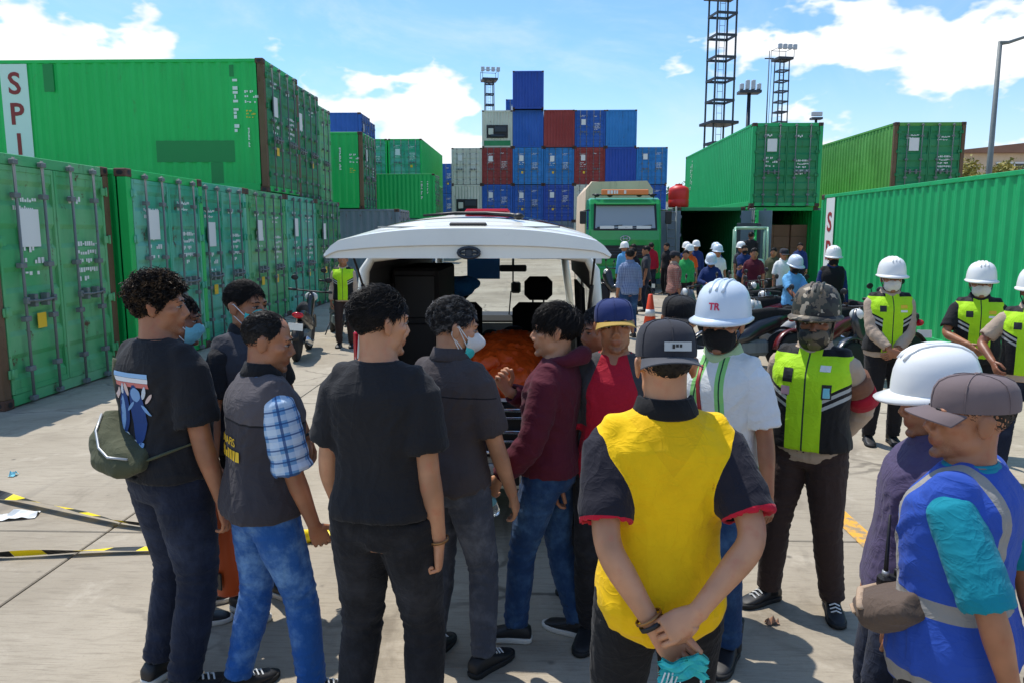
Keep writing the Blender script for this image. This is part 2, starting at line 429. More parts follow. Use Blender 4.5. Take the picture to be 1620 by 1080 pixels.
def marks(n_rows, w, hgt, seed, vert=False):
    """weathered stencil marks too small to read: rows of little strokes"""
    r = random.Random(seed); b = MB(); z = 0.0
    for k in range(n_rows):
        x = 0.0; lim = w*r.uniform(0.45, 1.0)
        while x < lim:
            cw = hgt*r.uniform(0.45, 0.75)
            if r.random() < 0.85:
                lo = z+(0 if r.random() < .7 else hgt*0.3); hi = z+hgt*(1 if r.random() < .75 else 0.6)
                if vert: b.add([(lo,-.001,-x),(hi,-.001,-x),(hi,-.001,-x-cw),(lo,-.001,-x-cw)], [(0,3,2,1)])
                else: b.add([(x,-.001,lo),(x+cw,-.001,lo),(x+cw,-.001,hi),(x,-.001,hi)], [(0,1,2,3)])
            x += cw*1.35
        z -= hgt*1.9
    return b.mesh('stencil_marking')
MARKS = [marks(1, 0.55, 0.09, 1), marks(5, 0.5, 0.06, 2), marks(3, 0.42, 0.07, 3), marks(1, 1.9, 0.11, 4, True), marks(2, 0.6, 0.05, 5), marks(1, 0.9, 0.07, 6, True)]
PLAC = MB().box((-0.17,-0.006,-0.22), (0.17,0.0,0.22)).mesh('placard')
YPLT = MB().box((-0.08,-0.006,-0.09), (0.08,0.0,0.09)).mesh('safety_plate')
def container(label, x, y, level, rz, mat, L=12.192, post=None, doors=(0, 0), seed=0, door_mat=None, placard=True, group=None, rear=False, cargo=False, zoff=0.0):
    d = cont_meshes(L); r = random.Random(seed+int(x*7)+int(y*13)+level)
    m = M[mat]; dm = M[door_mat or mat]; w = CW/2
    t = thing('shipping_container', label, 'container', (x, y, level*(CH+0.004)+zoff), rz, group)
    ob('frame', d['frame'], [m, M['cast'], M[post] if post else m, M['black']], t)
    ob('side_panel', d['side_l'], m, t); ob('side_panel', d['side_r'], m, t)
    ob('end_wall', d['end_wall'], m, t); ob('roof', d['roof'], m, t); ob('floor', d['floor'], M['woodfloor'], t)
    lw = w-0.14
    for sg, key, ang in ((1, 'door_l', doors[0]), (-1, 'door_r', doors[1])):
        dr = ob('door', d[key], dm, t, (-sg*(w-0.14), 0.0, 0), (0, 0, -sg*ang))
        for xx in (0.30, 0.80):
            rd = ob('lock_rod', d['rod'], M['galv'], dr, (sg*xx, 0, 0))
            if sg*(1 if xx < 0.5 else -1) < 0: rd.scale = (-1, 1, 1)
        if placard and (sg == 1) != rear: ob('placard', PLAC, M['wht'], dr, (sg*0.55, -0.002, r.uniform(1.95, 2.15)))
        kind(ob('stencil_marking', MARKS[r.choice((0, 4))], M['wht'], dr, (sg*0.55-0.27, -0.002, r.uniform(2.3, 2.45))), 'stuff')
        if r.random() < 0.8: kind(ob('stencil_marking', MARKS[1 if sg < 0 else 2], M['wht'], dr, (sg*0.55-0.2, -0.002, r.uniform(1.55, 2.0))), 'stuff')
        if r.random() < 0.35: ob('safety_plate', YPLT, M['yellow'], dr, (sg*0.62, -0.003, 0.95))
    return t
Q = math.pi/2
# left row: doors face the yard
row = 'row of containers on the left with doors facing the yard'
c1 = container('worn green container nearest on the left with brown rusty near post', -6.0, 9.40, 0, Q, 'green_worn', post='rustpost', group=row, seed=1)
c2 = container('green ground container with wide bright green corner post beside the nearest one', -5.78, 11.90, 0, Q, 'green', door_mat='green_teal', group=row, seed=2)
container('third green ground container from the left frame edge, under open sky', -5.98, 14.40, 0, Q, 'green_teal', group=row, seed=3)
container('fourth green ground container from the left frame edge', -6.0, 16.90, 0, Q, 'green_worn', group=row, seed=5)
container('fifth green ground container, under the big bright green one', -6.0, 19.40, 0, Q, 'green_teal', group=row, seed=6)
container('last dark green ground container of the left row', -6.0, 21.90, 0, Q, 'green_dark', group=row, seed=8)
big = container('big bright green upper container with white lettered strip, left of the photo', -6.05, 18.38, 1, Q, 'green', post='rustpost', door_mat='green_dark', group='upper tier of the left row', seed=9)
container('dark green upper container right behind the big lettered one', -6.25, 20.88, 1, Q, 'green_dark', group='upper tier of the left row', seed=10)
container('farthest dark green upper container of the left row', -6.6, 23.40, 1, Q, 'green_worn', group='upper tier of the left row', seed=11)
container('bottom green container supporting the farthest upper one of the left row', -7.6, 24.42, 0, Q, 'green_dark', group=row, seed=12)
# lettering on the big one: its camera-facing long side is local -x side (x = -w)
def side_letters(t, y_c, z_c, txt, size, gap, strip, sgn=-1, zlo=0.19, zhi=2.8):
    w = CW/2; x = sgn*(w-0.0135)
    y0, y1 = y_c-strip/2, y_c+strip/2
    ob('white_strip', MB().box((min(x, x+sgn*.006), y0, zlo), (max(x, x+sgn*.006), y1, zhi)), M['wht'], t)
    for k, ch in enumerate(txt):
        me = text_mesh(ch, size, 0.003, 0.012)
        # face outwards: text x -> -sgn... reading direction left to right seen from outside
        Mx = Matrix(((0, 0, sgn), (sgn, 0, 0), (0, 1, 0))).to_4x4()
        o = ob('letter', me, M['redlet'], t, (x+sgn*0.011, y_c, z_c-gap*k)); o.rotation_euler = Mx.to_euler()
side_letters(big, 5.62, 2.36, 'SPIL', 0.66, 0.66, 0.62)
def side_patch(t, y0, y1, z0, z1, sgn=-1):
    x = sgn*(CW/2-0.0125); ob('paint_patch', MB().box((min(x, x+sgn*.003), y0, z0), (max(x, x+sgn*.003), y1, z1)), M['greenpatch'], t)
side_patch(big, 0.72, 2.5, 0.66, 1.13); side_patch(big, 1.0, 1.28, 0.19, 0.655); side_patch(big, 4.72, 4.95, 2.2, 2.8); side_patch(big, 0.66, 0.76, 2.5, 2.75)
def side_marks(t, y, z, k, m='wht', sgn=-1, s=1.0):
    o = kind(ob('stencil_marking', MARKS[k], M[m], t, (sgn*(CW/2-0.006), y, z)), 'stuff'); o.rotation_euler = (0, 0, -Q if sgn < 0 else Q); o.scale = (s, s, s)
side_marks(big, 0.70, 2.45, 3); side_marks(big, 0.44, 2.15, 2, s=0.8); side_marks(big, 0.42, 1.75, 2, 'yellow', s=0.5); side_marks(big, 0.40, 1.4, 5, s=0.5)
# behind the left row
lg = 'containers beyond the left row'
container('blue grey ground container beyond the left row', -5.35, 30.7, 0, Q, 'grey', group=lg, seed=21)
g2 = container('bright green container standing on the blue grey one', -6.7, 30.7, 1, Q, 'green', group=lg, seed=22, post='rustpost', door_mat='green_dark')
side_marks(g2, 0.9, 2.3, 5); side_marks(g2, 0.5, 2.0, 2); side_marks(g2, 0.5, 1.5, 2, 'yellow', s=.5)
for k, (xx, yy, lb) in enumerate(((-10.0, 45.0, 'nearer'), (-10.25, 47.6, 'farther'))):
    for lv, mt in ((0, 'grey'), (1, 'green_dark'), (2, 'blue')):
        container('%s container in the %s column of the far left stack' % (('grey bottom', 'green middle', 'blue top')[lv], lb), xx, yy, lv, Q, mt, group=lg, seed=30+k*3+lv)
gl = container('bright green container lying broadside below the pair of green doors', -6.75, 51.6, 1, Q, 'green', group=lg, seed=41)
side_marks(gl, 0.9, 2.4, 3); side_marks(gl, 0.5, 2.4, 3, s=.7)
container('grey ground container below the broadside green one', -6.75, 51.6, 0, Q, 'grey', group=lg, seed=42)
container('left of the two green containers with doors facing the camera', -12.15, 56.0, 2, 0, 'green', door_mat='green_teal', group=lg, seed=43)
container('right of the two green containers with doors facing the camera', -9.62, 56.0, 2, 0, 'green', door_mat='green_teal', group=lg, seed=44)
for k, xx in enumerate((-12.15, -9.62)):
    for lv in (0, 1): container('green %s container under the %s green door pair' % (('ground', 'middle')[lv], ('left', 'right')[k]), xx, 56.0, lv, 0, 'green_dark', group=lg, seed=45+k*2+lv)
for lv in range(3): container('%s far blue container between the green pair and the tall stack' % ('lowest', 'middle', 'topmost')[lv], -9.3, 76, lv, 0, 'blue', group=lg, seed=50+lv)
# tall stack
SX = lambda k: -5.71+2.462*k
COLN = ('first', 'second', 'third', 'fourth', 'fifth', 'sixth', 'seventh')
ROWN = ('bottom', 'second', 'third', 'fourth', 'top')
STK = {0: ['cream', 'cream*', 'cream'], 1: ['blue', 'blue', 'brown', 'cream*'], 2: ['blue_deep', 'blue', 'blue_light', 'blue', 'blue_deep'],
       3: ['grey', 'blue_deep', 'blue_light', 'brown'], 4: ['cream', 'cream', 'brown', 'blue'], 5: ['blue', 'blue', 'blue_deep', 'blue_light'], 6: ['blue', 'blue', 'blue_light']}
NAMEC = {'cream': 'off white', 'blue': 'blue', 'brown': 'red brown', 'blue_deep': 'deep blue', 'blue_light': 'light blue', 'grey': 'grey'}
BLIND = {(2,3), (2,4), (3,3), (5,3), (5,2)}
for k, lst in STK.items():
    for lv, mt in enumerate(lst):
        reef = mt.endswith('*'); mt = mt.strip('*'); blind = (k, lv) in BLIND
        yy = 62.0+((k*3+lv*5) % 4)*0.06-(0.5 if k == 2 and lv == 4 else 0)
        lb = '%s container, %s tier of the %s column from the left in the tall stack' % (NAMEC[mt], ROWN[lv], COLN[k])
        if blind or reef:
            t = container(lb, SX(k), yy+12.192, lv, math.pi, mt, group='tall stack of containers in the distance', seed=60+k*5+lv)
        else:
            t = container(lb, SX(k), yy, lv, 0, mt, group='tall stack of containers in the distance', seed=60+k*5+lv)
        if reef:
            # refrigeration unit on the camera-facing end (local y = L)
            b = MB(); Ly = 12.192
            b.box((-0.85, Ly-0.01, 0.75), (0.85, Ly+0.03, 1.75), 0); b.box((-0.75, Ly+0.03, 1.2), (0.2, Ly+0.12, 1.65), 1, 0.03); b.box((0.3, Ly+0.03, 1.0), (0.7, Ly+0.1, 1.5), 2, 0.03)
            b.tube([(-0.6, Ly+0.1, 0.9), (0.5, Ly+0.1, 0.9)], 0.12, 10, 1)
            ob('cooling_unit', b, [M['black'], M['steel'], M['cream']], t)
            ob('end_skirt', MB().box((-1.06, Ly-0.012, 0.15), (1.06, Ly+0.0, 0.55)), M['green_dark'], t)
container('small blue container peeking out behind the top of the tall stack', SX(1)+1.25, 78, 4, 0, 'blue', group='tall stack of containers in the distance', seed=99, zoff=0.6)
# right side
rg = 'green containers on the right'
cC = container('dark green doored container stacked on the open ones, right of the lorry', 8.74, 27.6, 1, 0, 'green_side', door_mat='green_dark', group=rg, seed=110)
side_marks(cC, 10.6, 2.55, 3, sgn=-1); side_marks(cC, 10.9, 2.3, 3, sgn=-1)
cD = container('faded olive green upper container on the far right', 13.63, 27.6, 1, 0, 'green_old', door_mat='green_dark', post='rustpost', group=rg, seed=111)
container('green ground container below the faded olive one', 13.63, 27.6, 0, 0, 'green_dark', group=rg, seed=112)
container('green ground container in the gap between the two upper right ones', 11.2, 28.2, 0, 0, 'green', group=rg, seed=113)
cE = container('open empty container with dark interior behind the forklift', 6.18, 27.65, 0, 0, 'green_dark', door_mat='grey', doors=(R_(176), R_(150)), group=rg, seed=114, placard=False)
cF = container('open container loaded with brown cartons behind the seated man', 8.74, 27.7, 0, 0, 'green', door_mat='green', doors=(R_(98), R_(95)), group=rg, seed=115, placard=False)
cR = container('long corrugated green container side behind the white helmeted officers', 8.09, 6.72, 0, 0, 'green_side', group=rg, seed=116)
side_letters(cR, 11.62, 2.22, 'SPIL', 0.62, 0.66, 0.5)
# cartons inside the loaded container
cart = MB().box((-0.29, 0, 0), (0.29, 0.5, 0.42), bev=0.012).mesh('carton')
kk = 0
for i in range(4):
    for j in range(5):
        o = ob('carton', cart, M['carton'], None, (8.74-0.9+i*0.6, 28.6+((i*7+j*3) % 3)*0.05, 0.16+j*0.424))
        tag(o, 'brown carton stacked in the open container, %s column, %s layer from the floor' % (('far left', 'left middle', 'right middle', 'far right')[i], ('first', 'second', 'third', 'fourth', 'fifth')[j]), 'carton', 'cartons inside the open container')
# ---------------------------------------------------------------- people: a posed body as one mesh, clothing as children
_rng = np.random.RandomState(7)
_PERM = np.concatenate([_rng.permutation(256)]*2); _GR = _rng.normal(size=(256, 3)); _GR /= np.linalg.norm(_GR, axis=1)[:, None]
def pnoise(P):
    P = np.asarray(P, float); i = np.floor(P).astype(int); f = P-i; u = f*f*f*(f*(f*6-15)+10); i &= 255; out = 0
    for dx in (0, 1):
        for dy in (0, 1):
            for dz in (0, 1):
                h = _PERM[(_PERM[(_PERM[(i[:,0]+dx) & 255]+i[:,1]+dy) & 255]+i[:,2]+dz) & 255]
                g = _GR[h]; d = (g*(f-np.array([dx, dy, dz]))).sum(1)
                out = out+d*(u[:,0] if dx else 1-u[:,0])*(u[:,1] if dy else 1-u[:,1])*(u[:,2] if dz else 1-u[:,2])
    return out
def nv(a): a = np.asarray(a, float); return a/(np.linalg.norm(a)+1e-12)
def rotx(a): c, s = math.cos(a), math.sin(a); return np.array([[1,0,0],[0,c,-s],[0,s,c]])
def roty(a): c, s = math.cos(a), math.sin(a); return np.array([[c,0,s],[0,1,0],[-s,0,c]])
def rotz(a): c, s = math.cos(a), math.sin(a); return np.array([[c,-s,0],[s,c,0],[0,0,1]])
def ss(x, a, b): t = np.clip((np.asarray(x, float)-a)/(b-a), 0, 1); return t*t*(3-2*t)

def remeshed(mb, voxel, smooth=3, dec=1.0, name='mesh'):
    me = mb.mesh('tmp'); o = bpy.data.objects.new('tmp', me)
    m = o.modifiers.new('r', 'REMESH'); m.mode = 'VOXEL'; m.voxel_size = voxel; m.use_smooth_shade = True
    if smooth: s = o.modifiers.new('s', 'SMOOTH'); s.factor = 0.5; s.iterations = smooth
    if dec < 1.0: d = o.modifiers.new('d', 'DECIMATE'); d.ratio = dec
    out = evaluated(o); out.name = name
    bpy.data.objects.remove(o); bpy.data.meshes.remove(me)
    out.materials.clear(); return out
def getco(me): a = np.empty(len(me.vertices)*3, np.float32); me.vertices.foreach_get('co', a); return a.reshape(-1, 3).astype(float)
def getno(me): a = np.empty(len(me.vertices)*3, np.float32); me.vertex_normals.foreach_get('vector', a); return a.reshape(-1, 3).astype(float)
def setco(me, a): me.vertices.foreach_set('co', a.astype(np.float32).ravel()); me.update()
def setattr3(me, name, a):
    at = me.attributes.new(name, 'FLOAT_VECTOR', 'POINT'); at.data.foreach_set('vector', a.astype(np.float32).ravel())
def setattr1(me, name, a):
    at = me.attributes.new(name, 'FLOAT', 'POINT'); at.data.foreach_set('value', np.asarray(a, np.float32))
def np_mesh(name, co, loops, starts, totals):
    me = bpy.data.meshes.new(name); me.vertices.add(len(co)); me.loops.add(len(loops)); me.polygons.add(len(starts))
    me.vertices.foreach_set('co', np.asarray(co, np.float32).ravel()); me.loops.foreach_set('vertex_index', np.asarray(loops, np.int32))
    me.polygons.foreach_set('loop_start', np.asarray(starts, np.int32)); me.polygons.foreach_set('use_smooth', np.ones(len(starts), bool)); me.update(calc_edges=True); me.validate(); return me
def join_into(me, mb):
    """append lofted pieces (fingers) to a mesh"""
    v0 = getco(me); nl = len(me.loops); lp = np.empty(nl, np.int32); me.loops.foreach_get('vertex_index', lp)
    st = np.empty(len(me.polygons), np.int32); me.polygons.foreach_get('loop_start', st)
    l2 = np.array([i for f in mb.f for i in f], np.int32)+len(v0); n2 = np.array([len(f) for f in mb.f]); s2 = nl+np.concatenate([[0], np.cumsum(n2)[:-1]])
    out = np_mesh(me.name, np.concatenate([v0, np.array(mb.v)]), np.concatenate([lp, l2]), np.concatenate([st, s2]), None); bpy.data.meshes.remove(me); return out

def sup(c, a, b, n, e=2.3, M3=None, up=0.0):
    t = np.linspace(0, 2*math.pi, n, endpoint=False); ct, st = np.cos(t), np.sin(t)
    x = a*np.sign(ct)*np.abs(ct)**(2/e); y = b*np.sign(st)*np.abs(st)**(2/e)
    P = np.stack([x, y, np.full(n, up)], 1)
    if M3 is not None: P = P @ M3.T
    return P+np.asarray(c)
def close_loft(mb, rings):
    n = len(rings[0]); vs = np.concatenate(rings); fs = []; m = len(rings)
    for i in range(m-1):
        for k in range(n): fs.append((i*n+k, i*n+(k+1) % n, (i+1)*n+(k+1) % n, (i+1)*n+k))
    fs.append(tuple(range(n))[::-1]); fs.append(tuple((m-1)*n+k for k in range(n)))
    mb.add(vs, fs, 0, True)
def polytube(mb, pts, rs, n=14, flat=1.0, hollow=0.0, up=None):
    """closed tube through pts with radii; hollow>0 turns the far end inwards (a hem)"""
    pts = [np.asarray(p, float) for p in pts]; fr = loft_frames(pts, up); t = np.linspace(0, 2*math.pi, n, endpoint=False); rings = []
    for p, (a, b), r in zip(pts, fr, rs):
        rings.append(p+np.outer(np.cos(t), a)*r+np.outer(np.sin(t), b)*r*flat)
    if hollow > 0:
        a, b = fr[-1]; T = nv(pts[-1]-pts[-2]); r = rs[-1]-0.011
        for back in (0.0, hollow):
            p = pts[-1]-T*back; rings.append(p+np.outer(np.cos(t), a)*r+np.outer(np.sin(t), b)*r*flat)
    close_loft(mb, rings)
def bend_path(A, B, C, n=7, rnd=0.22):
    """shoulder-elbow-wrist path with a rounded joint"""
    A, B, C = map(lambda v: np.asarray(v, float), (A, B, C)); P = []; S = []
    la, lb = np.linalg.norm(B-A), np.linalg.norm(C-B)
    p0 = B+(A-B)*rnd; p1 = B+(C-B)*rnd
    for t in np.linspace(0, 1, n): P.append(A+(p0-A)*t); S.append(t*(1-rnd))
    for t in np.linspace(0, 1, 6)[1:-1]: P.append((1-t)**2*p0+2*t*(1-t)*B+t*t*p1); S.append(1-rnd+2*rnd*t)
    for t in np.linspace(0, 1, n): P.append(p1+(C-p1)*t); S.append(1+rnd+t*(1-rnd))
    return P, np.array(S)
def ik(S, W, l1, l2, pole):
    S, W = np.asarray(S, float), np.asarray(W, float); d = W-S; L = np.linalg.norm(d); Lm = (l1+l2)*0.995
    if L > Lm: W = S+d/L*Lm; d = W-S; L = Lm
    a = (l1*l1-l2*l2+L*L)/(2*L); h = math.sqrt(max(l1*l1-a*a, 0)); e = d/L
    p = np.asarray(pole, float); p = nv(p-e*p.dot(e)); return S+e*a+p*h, W

# torso rings of a 1.70 m standing man: z, half width, half depth, y offset
TR = [(0.80,.090,.082,-.005),(0.84,.142,.106,-.008),(0.90,.160,.116,-.012),(0.97,.152,.108,-.008),(1.05,.139,.098,0.0),(1.13,.139,.098,.004),
      (1.22,.149,.106,.004),(1.30,.157,.111,.0),(1.35,.158,.104,-.008),(1.39,.147,.090,-.014),(1.425,.116,.075,-.018),(1.462,.080,.064,-.016)]
HEADZ = 1.585
class Person:
    def __init__(s, label, x, y, rz=0, h=1.70, lean=0, side=0, twist=0, head=(0, 0, 0), fat=0.0, bulk=1.0, lod=0, skin='skin_mid', group=None,
                 armL=None, armR=None, feet=((-.11, 0, 4), (.11, 0, -4)), sit=None, hip=(0, 0, 0), name='person', belly=0.0, hs=1.06):
        s.lod = lod; s.fat, s.bulk, s.belly = fat, bulk, belly
        s.root = thing(name, label, 'person', (x, y, 0), R_(rz), group); s.root.scale = (h/1.70,)*3
        s.lean, s.side, s.twist = R_(lean), R_(side), R_(twist); s.hip = np.array(hip, float); s.skin = skin
        s.vb = (0.0058, 0.010, 0.018)[lod]; s.vc = (0.0104, 0.0145, 0.023)[lod]; s.nn = (18, 14, 10)[lod]
        # head frame: yaw (left +), pitch (down +), roll
        hy, hp, hr = map(R_, head)
        nb = s.tp((0, -.012, 1.455)); s.neck0 = nb
        s.hs = hs; s.HM = hs*(rotz(s.twist*0.5+hy) @ rotx(-hp-s.lean*0.5) @ roty(hr))
        up = nv(s.HM @ np.array([0, 0, 1.0])); s.HC = nb+nv(np.array([0, 0.10, 1.0])*0.35+up*0.65+np.array([0, 0.0, 0])+s.tv((0, 0.06, 0.2)))*0.130
        s.arms = {}
        for k, sg, a in (('L', -1, armL), ('R', 1, armR)):
            a = dict(a or {}); S = s.tp((sg*0.156*bulk, -.010, 1.366))
            W = a.get('hand', (sg*(0.235+0.03*fat), 0.03, 0.80)); pole = a.get('pole', (sg*0.35, -1, 0))
            E_, W = ik(S, W, .285, .255, pole); dr = nv(a['dir']) if 'dir' in a else nv(nv(W-E_)*0.8+np.array([0, 0.1, -0.4]))
            s.arms[k] = dict(S=S, E=E_, W=W, dir=dr, palm=np.array(a.get('palm', (-sg*0.9, -0.3, 0.0)), float), curl=a.get('curl', 28), fist=a.get('fist', False))
        s.legs = {}
        for k, sg, ft in (('L', -1, feet[0]), ('R', 1, feet[1])):
            Hj = np.array([sg*0.088, -0.005, 0.90])+s.hip; fx, fy, fa = ft[:3]; fz = ft[3] if len(ft) > 3 else 0.0
            A = np.array([fx, fy-0.01, 0.085+fz]); K, A = ik(Hj, A, .425, .405, ft[4] if len(ft) > 4 else (fx*0.5-sg*0.0, 1, 0.0))
            s.legs[k] = dict(H=Hj, K=K, A=A, yaw=R_(fa), z=A[2]-0.085)
    def fr(s, z): return ss(z, 0.92, 1.22)
    def tv(s, v): return rotz(s.twist) @ rotx(-s.lean) @ roty(s.side) @ np.asarray(v, float)
    def tM(s, z):
        f = float(s.fr(z)); return rotz(s.twist*f) @ rotx(-s.lean*f) @ roty(s.side*f)
    def tp(s, p):
        """torso point of the upright template -> posed"""
        p = np.asarray(p, float); piv = np.array([0, 0, 0.95]); return piv+s.tM(p[2]) @ (p-piv)+s.hip
    def untp(s, P):
        Q_ = P-s.hip; z = Q_[:, 2].copy(); piv = np.array([0, 0, .95])
        for _ in range(3):
            f = s.fr(z); d = Q_-piv; a = -s.twist*f; c, n = np.cos(a), np.sin(a)
            x = d[:,0]*c-d[:,1]*n; y = d[:,0]*n+d[:,1]*c; zz = d[:,2]
            a = s.lean*f; c, n = np.cos(a), np.sin(a); y, zz = y*c-zz*n, y*n+zz*c
            a = -s.side*f; c, n = np.cos(a), np.sin(a); x, zz = x*c+zz*n, -x*n+zz*c
            z = zz+0.95
        return np.stack([x, y, z], 1)
    def trings(s, z0, z1, ease=0.0, hemflare=0.0, n=30, hollow=False, top=None):
        zs = np.array([r[0] for r in TR]); zl = sorted(set([z0, z1]+[z for z in np.linspace(z0, z1, 15)])); rings = []
        for z in zl:
            a, b, yo = (np.interp(z, zs, [r[i] for r in TR]) for i in (1, 2, 3))
            bel = math.exp(-((z-1.06)/0.13)**2)
            a = a*s.bulk+s.fat*0.040*math.exp(-((z-1.05)/0.2)**2); b = b*(0.5+0.5*s.bulk)+s.fat*0.035*bel+s.belly*0.05*bel; yo += (s.fat*0.03+s.belly*0.05)*bel
            e = ease*(1.0 if z < 1.36 else max(0.25, 1-(z-1.36)/0.12))+hemflare*max(0, (1.08-z)/0.25)
            c = s.tp((0, yo, z)); rings.append(sup(c, a+e, b+e, n, 2.5, s.tM(z)))
        if hollow:
            c = rings[0].mean(0); ins = [c+(rings[0]-c)*0.90+np.array([0, 0, dz]) for dz in (0.04, 0.0)]; rings = ins+rings
        return rings
    def traps(s, mb, e):
        for k, sg in (('L', -1), ('R', 1)):
            A = s.tp((sg*.040, -.020, 1.428)); B = s.tp((sg*.105*s.bulk, -.018, 1.402)); C = s.arms[k]['S']+s.tv((0, -.002, .022))
            polytube(mb, [A, A*.5+B*.5+s.tv((0, 0, .004)), B, B*.45+C*.55, C], [.040+e*.2, .040+e*.4, .040+e*.7, .041+e, .040+e], 14)
    # ---- the body
    def hand(s, mb, fing, a, sg):
        d = nv(a['dir']); pn = a['palm']-d*a['palm'].dot(d); pn = nv(pn); ac = np.cross(d, pn)*sg   # ac points to the thumb side
        if sg < 0: ac = np.cross(pn, d)*1.0; ac = -ac if False else ac
        ac = np.cross(d, pn) if sg > 0 else np.cross(pn, d)
        W = a['W']; n = 16; rings = []
        for t, hw, ht in ((-.02,.026,.022),(0.0,.027,.021),(.02,.033,.019),(.05,.040,.0165),(.08,.041,.0145),(.098,.038,.012)):
            th = np.linspace(0, 2*math.pi, n, endpoint=False); rings.append(W+d*t+np.outer(np.cos(th), ac)*hw+np.outer(np.sin(th), pn)*ht)
        close_loft(mb, rings)
        a['hf'] = (W, d, pn, ac)
        k = (8, 6, 5)[s.lod]
        c0 = R_(a['curl'])
        for i, (off, L, r) in enumerate(((.030,.076,.0090),(.0105,.084,.0092),(-.0095,.078,.0088),(-.029,.062,.0078))):
            p = W+d*0.088+ac*off; dd = nv(d+ac*(off*1.6)); pts = [p-dd*0.02, p]; rr = [r*1.05, r*1.08]; ang = 0.0
            for j, fr_ in enumerate((.45, .30, .25)):
                ang = c0*(0.8+0.25*j)*(1+0.08*i); ax = np.cross(dd, pn)
                dd = nv(dd*math.cos(ang)+nv(pn)*math.sin(ang)) if j == 0 else nv(dd*math.cos(ang)+nv(np.cross(np.cross(dd0, pn), dd))*math.sin(ang))
                if j == 0: dd0 = nv(d)
                q = pts[-1]+dd*L*fr_; pts += [pts[-1]*0.5+q*0.5, q]; rr += [r*(0.98-0.07*j), r*(0.96-0.08*j)]
            pts.append(pts[-1]+dd*0.004); rr.append(r*0.4); fing.tube(pts, rr, k)
        p = W+d*0.03+ac*.026+pn*0.006; c1 = a['curl']/60.0
        d1 = nv(d*0.75+ac*(0.75-0.35*c1)+pn*(0.25+0.5*c1)); d2 = nv(d*0.95+ac*(0.15-0.3*c1)+pn*(0.2+0.5*c1))
        q1 = p+d1*0.042; q2 = q1+d2*0.030; q3 = q2+d2*0.024; fing.tube([p-d1*0.015, p, p*.5+q1*.5, q1, q2, q3, q3+d2*0.004], [.015,.0155,.0135,.0115,.0105,.0088,.004], k)
    def body(s, ears=True, legs=False):
        mb, fing = MB(), MB(); n = 28
        close_loft(mb, s.trings(0.80, 1.462, -0.010, n=n)); s.traps(mb, 0.0)
        # neck into skull
        nb, HC, HM = s.neck0, s.HC, s.HM; top = HC+HM @ np.array([0, -.018, -.02])
        polytube(mb, [nb+s.tv((0, 0, -.05)), nb, nb*.5+top*.5+np.array([0, 0, 0]), top], [.085, .066+.006*s.fat, .0585+.007*s.fat, .058], 18, 1.02)
        def E(c, r, rot=None, nn=16, mm=12):
            M3 = HM if rot is None else HM @ rot
            mb.ell(tuple(HC+HM @ np.array(c)), r, nn, mm, M=Matrix(M3.tolist()))
        fs = 1+0.07*s.fat
        E((0,-.016,.034), (.0765,.097,.086), None, 24, 16); E((0,.026,-.022), (.064*fs,.062,.088), None, 20, 14)
        E((0,.044,-.083), (.042*fs,.040,.030)); E((-.034,.014,-.062), (.030*fs,.046,.036)); E((.034,.014,-.062), (.030*fs,.046,.036))
        for q in (-1, 1):
            E((q*.041,.052,-.014), (.026*fs,.028,.021)); E((q*.031,.0755,.0155), (.017,.0105,.0055)); E((q*.030,.0745,-.004), (.016,.010,.0045))
            E((q*.028,.074,.030), (.024,.015,.010)); E((q*.0125,.0955,-.034), (.0105,.0115,.0095))
            if ears:
                E((q*.0805,-.010,-.008), (.0075,.020,.033), rotz(q*0.35) @ rotx(0.18)); E((q*.0845,-.016,.008), (.006,.019,.020), rotz(q*0.4))
        polytube(mb, [HC+HM @ np.array(p) for p in ((0,.078,.022), (0,.089,.006), (0,.1005,-.014), (0,.1075,-.029))], [.010,.0095,.0115,.0135], 10)
        E((0,.0885,-.0575), (.0235,.0125,.0062)); E((0,.0865,-.0685), (.0205,.0125,.0070)); E((0,.080,-.0975), (.0215,.018,.0155)); E((0,.072,-.050), (.034,.024,.022))
        for k, sg in (('L', -1), ('R', 1)):
            a = s.arms[k]; P, S = bend_path(a['S'], a['E'], a['W']); q = 1+0.16*s.fat
            rs = np.interp(S, [0, .35, .8, 1.0, 1.3, 1.75, 2.0], [.053, .045, .039, .0375, .039, .029, .0255])*q
            polytube(mb, P, rs, 16); mb.ell(tuple(a['S']+s.tv((-sg*.008, 0, -.006))), (.051*q, .053*q, .054*q), 14, 10)
            s.hand(mb, fing, a, sg)
        if legs:
            for k in 'LR':
                l = s.legs[k]; P, S = bend_path(l['H'], l['K'], l['A']); polytube(mb, P, np.interp(S, [0, .5, 1, 1.35, 2], [.085,.075,.052,.055,.036]), 14)
        me = remeshed(mb, s.vb, 3 if s.lod == 0 else 1, (0.34, 0.40, 0.7)[s.lod], 'body')
        me = join_into(me, fing)
        co = getco(me); H_ = (co-HC) @ HM/s.hs**2
        lip = np.exp(-((H_[:,0]/.024)**4))*(np.exp(-(((H_[:,2]+.058)/.0055)**2))+np.exp(-(((H_[:,2]+.068)/.0065)**2)))*(H_[:,1] > .075)
        setattr1(me, 'lip', np.clip(lip, 0, 1))
        stub = ss(-H_[:,2], .04, .07)*ss(H_[:,1], .02, .06)*ss(H_[:,2], -.13, -.115); setattr1(me, 'stubble', np.clip(stub, 0, 1))
        s.b = ob('body', me, M[s.skin], s.root); return s
